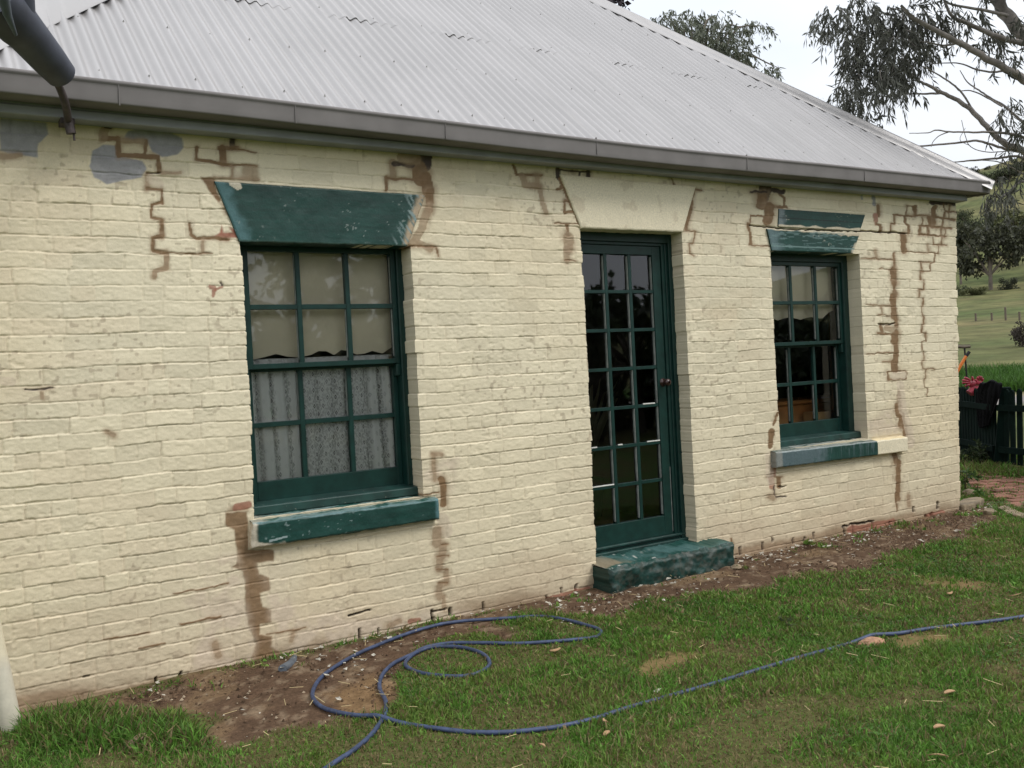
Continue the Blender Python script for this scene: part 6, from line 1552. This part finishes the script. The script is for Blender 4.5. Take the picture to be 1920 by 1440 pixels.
# ---- trees on the hillside
def hill_point(u, v):
    r = ray(u, v)
    for t in np.linspace(20, 600, 2400):
        p = CAM + r * t
        if p[2] <= hill(np.array([p[0]]), np.array([p[1]]))[0]: return p, t
    return CAM + r * 330, 330
PROTO = {}
def hill_proto(kind, seed):
    rng = np.random.default_rng(seed); cl = []
    if kind == 'tree':
        for k in range(24):
            a = rng.uniform(0, 6.28); q = rng.random() ** 0.6; z = rng.uniform(0.32, 0.90); w = 0.42 * math.sin(math.pi * min(1, (z - 0.16) / 0.9)) ** 0.7
            cl.append((np.array((math.cos(a) * q * w, math.sin(a) * q * w, z)), rng.uniform(0.08, 0.15)))
    else:
        for k in range(16):
            a = rng.uniform(0, 6.28); q = rng.random() ** 0.6; z = rng.uniform(0.18, 0.75)
            cl.append((np.array((math.cos(a) * q * 0.5, math.sin(a) * q * 0.5, z)), rng.uniform(0.14, 0.22)))
    P, D, L, W, col, tw = sprays([c for c, q in cl], [q for c, q in cl], 2600 if kind == 'tree' else 1500, 5, 0.055, 0.018, (1, 1, 1), 0.3, 0.06, 0.6)
    b = MB(); b.tube([(0, 0, -0.08), (0.01, 0, 0.2), (0.0, 0.02, 0.5)], [0.032, 0.026, 0.014], 8)
    for c, q in cl[:9]: b.tube([(0, 0, 0.2), tuple(c * 0.55 + np.array((0, 0, 0.12))), tuple(c)], [0.014, 0.009, 0.004], 5)
    me = b.mesh('trunk', True); n = len(me.vertices); a = me.color_attributes.new('Col', 'FLOAT_COLOR', 'POINT'); cc = np.ones((n, 4), np.float32); cc[:, :3] = (0.16, 0.135, 0.11); a.data.foreach_set('color', cc.ravel())
    return (P, D, L, W, col), me
HT = [ # u, v of the foot, height px, width px, kind, tint, label
 (1857, 546, 150, 122, 'tree', 0, 'broad dark gum tree with a visible trunk in the middle of the hillside paddock'),
 (1802, 532, 135, 70, 'tree', 1, 'dark tree partly hidden by the house corner on the hillside'),
 (1826, 470, 75, 60, 'bush', 2, 'rounded bush above the dark tree by the house corner'),
 (1903, 500, 110, 80, 'tree', 3, 'yellow green tree at the right edge of the hillside'),
 (1870, 445, 62, 60, 'bush', 1, 'dark rounded tree crown behind the broad gum tree'),
 (1812, 430, 48, 36, 'bush', 2, 'low bush above the house corner under the gutter end'),
 (1916, 650, 66, 46, 'bush', 4, 'brownish bush standing alone low in the paddock'),
 (1904, 383, 12, 16, 'bush', 2, 'tiny round bush on the open slope nearest the hanging branch'),
 (1865, 408, 12, 12, 'bush', 2, 'tiny bush on the open slope above the broad gum tree'),
 (1911, 407, 12, 18, 'bush', 2, 'tiny low bush on the open slope by the right edge'),
 (1826, 333, 22, 22, 'tree', 1, 'small dark tree on the hill crest nearest the gutter end'),
 (1808, 323, 12, 14, 'bush', 1, 'smallest dark tree on the crest left of the others'),
 (1852, 322, 13, 13, 'bush', 1, 'tiny dark bush on the bare crest'),
 (1843, 336, 16, 16, 'bush', 2, 'green bush just below the hill crest'),
 (1868, 350, 34, 34, 'tree', 2, 'green tree under the crest behind the hanging branch'),
 (1893, 345, 36, 40, 'tree', 1, 'dark tree under the crest right of the hanging branch'),
 (1915, 330, 42, 40, 'tree', 1, 'dark tree high on the slope at the right edge'),
 (1838, 360, 24, 24, 'bush', 2, 'olive bush on the upper slope above the gutter end'),
 (1825, 556, 22, 56, 'bush', 3, 'low spreading green scrub at the foot of the dark tree'),
 (1800, 555, 24, 40, 'bush', 2, 'low scrub beside the house corner at the paddock edge'),
 (1890, 545, 30, 34, 'bush', 1, 'small bush right of the broad gum trunk'),
 (1905, 455, 40, 46, 'bush', 3, 'yellow green bush above the right hand tree'),
 (1845, 440, 26, 30, 'bush', 1, 'dark bush left of the rounded crown'),
 (1965, 520, 140, 120, 'tree', 1, 'large tree just beyond the right edge of the view'), (1975, 400, 60, 60, 'tree', 2, 'tree on the slope just beyond the right edge'),
]
TINT = [(0.062, 0.066, 0.038), (0.048, 0.056, 0.032), (0.062, 0.076, 0.036), (0.105, 0.115, 0.045), (0.070, 0.058, 0.048)]  # greyish olive leaves, lightened in the colour in place of haze
for i, (u, v, hp, wp_, kind, tint, label) in enumerate(HT):
    p, t = hill_point(u, v)
    h = hp * t / F; w = wp_ * t / F / (0.95 if kind == 'tree' else 1.15)
    key = (kind, i % 3, tint)
    if key not in PROTO:
        g, tm = hill_proto(kind, 800 + i); P, D, L, W, col = g
        PROTO[key] = (leaf_mesh('crown', P, D, L, W, col * np.array(TINT[tint])), tm)
        PROTO[key][0].materials.append(M['leaf']); PROTO[key][1].materials.append(M['bark'])
    cm, tm = PROTO[key]
    r = empty('hillside_tree' if kind == 'tree' else 'hillside_bush', p - np.array((0, 0, 0.1)), label, 'tree' if kind == 'tree' else 'bush', 'trees and bushes on the far hillside')
    r.scale = (w, w, h); r.rotation_euler = (0, 0, RNG.uniform(0, 6.28))
    for nm, me in (('crown', cm), ('trunk', tm)):
        o = bpy.data.objects.new(nm, me); COL.objects.link(o); o.parent = r
# fence posts along the paddock
for i, (u, v) in enumerate(((1886, 605), (1830, 606), (1860, 605.5), (1912, 604))):
    p, t = hill_point(u, v); b = MB(); b.box(-0.06, 0.06, -0.06, 0.06, -0.2, 0.8 if i else 1.2)
    o = link('paddock_post', b.mesh('paddock_post'), M['rakewood']); o.location = Vector(p); bevel(o, 0.01)
    tag(o, ('stoutest grey wooden post in the paddock fence line', 'thin grey paddock post nearest the house corner', 'thin grey paddock post between the stout post and the corner', 'thin grey paddock post closest to the right edge')[i], 'post', 'posts of the paddock fence line')

# ---- garden trees behind the viewer, mirrored in the glass
for k, (x, y, h, w, lab) in enumerate(((5.0, -12.5, 4.9, 4.8, 'leafy garden tree opposite the left window'), (11.0, -9.5, 2.9, 3.6, 'bushy garden tree opposite the door'), (17.5, -9.0, 2.4, 3.4, 'bushy garden tree opposite the right window'), (0.5, -15.0, 7.5, 3.2, 'garden tree furthest left behind the viewer'))):
    cl = []
    for q in range(26):
        a = RNG.uniform(0, 6.28); f = RNG.random() ** 0.55; z = RNG.uniform(0.12, 0.95)
        cl.append((np.array((x + math.cos(a) * f * w * 0.75, y + math.sin(a) * f * w * 0.75, z * h)), RNG.uniform(0.4, 0.7)))
    crown_tree('garden_tree', lab, (x, y, 0.0), (x, y, h * 0.6), cl, 0.14, (0.26, 0.075), (0.042, 0.060, 0.026), 130, 8, 0.4, 0.5, 'garden trees behind the viewer')
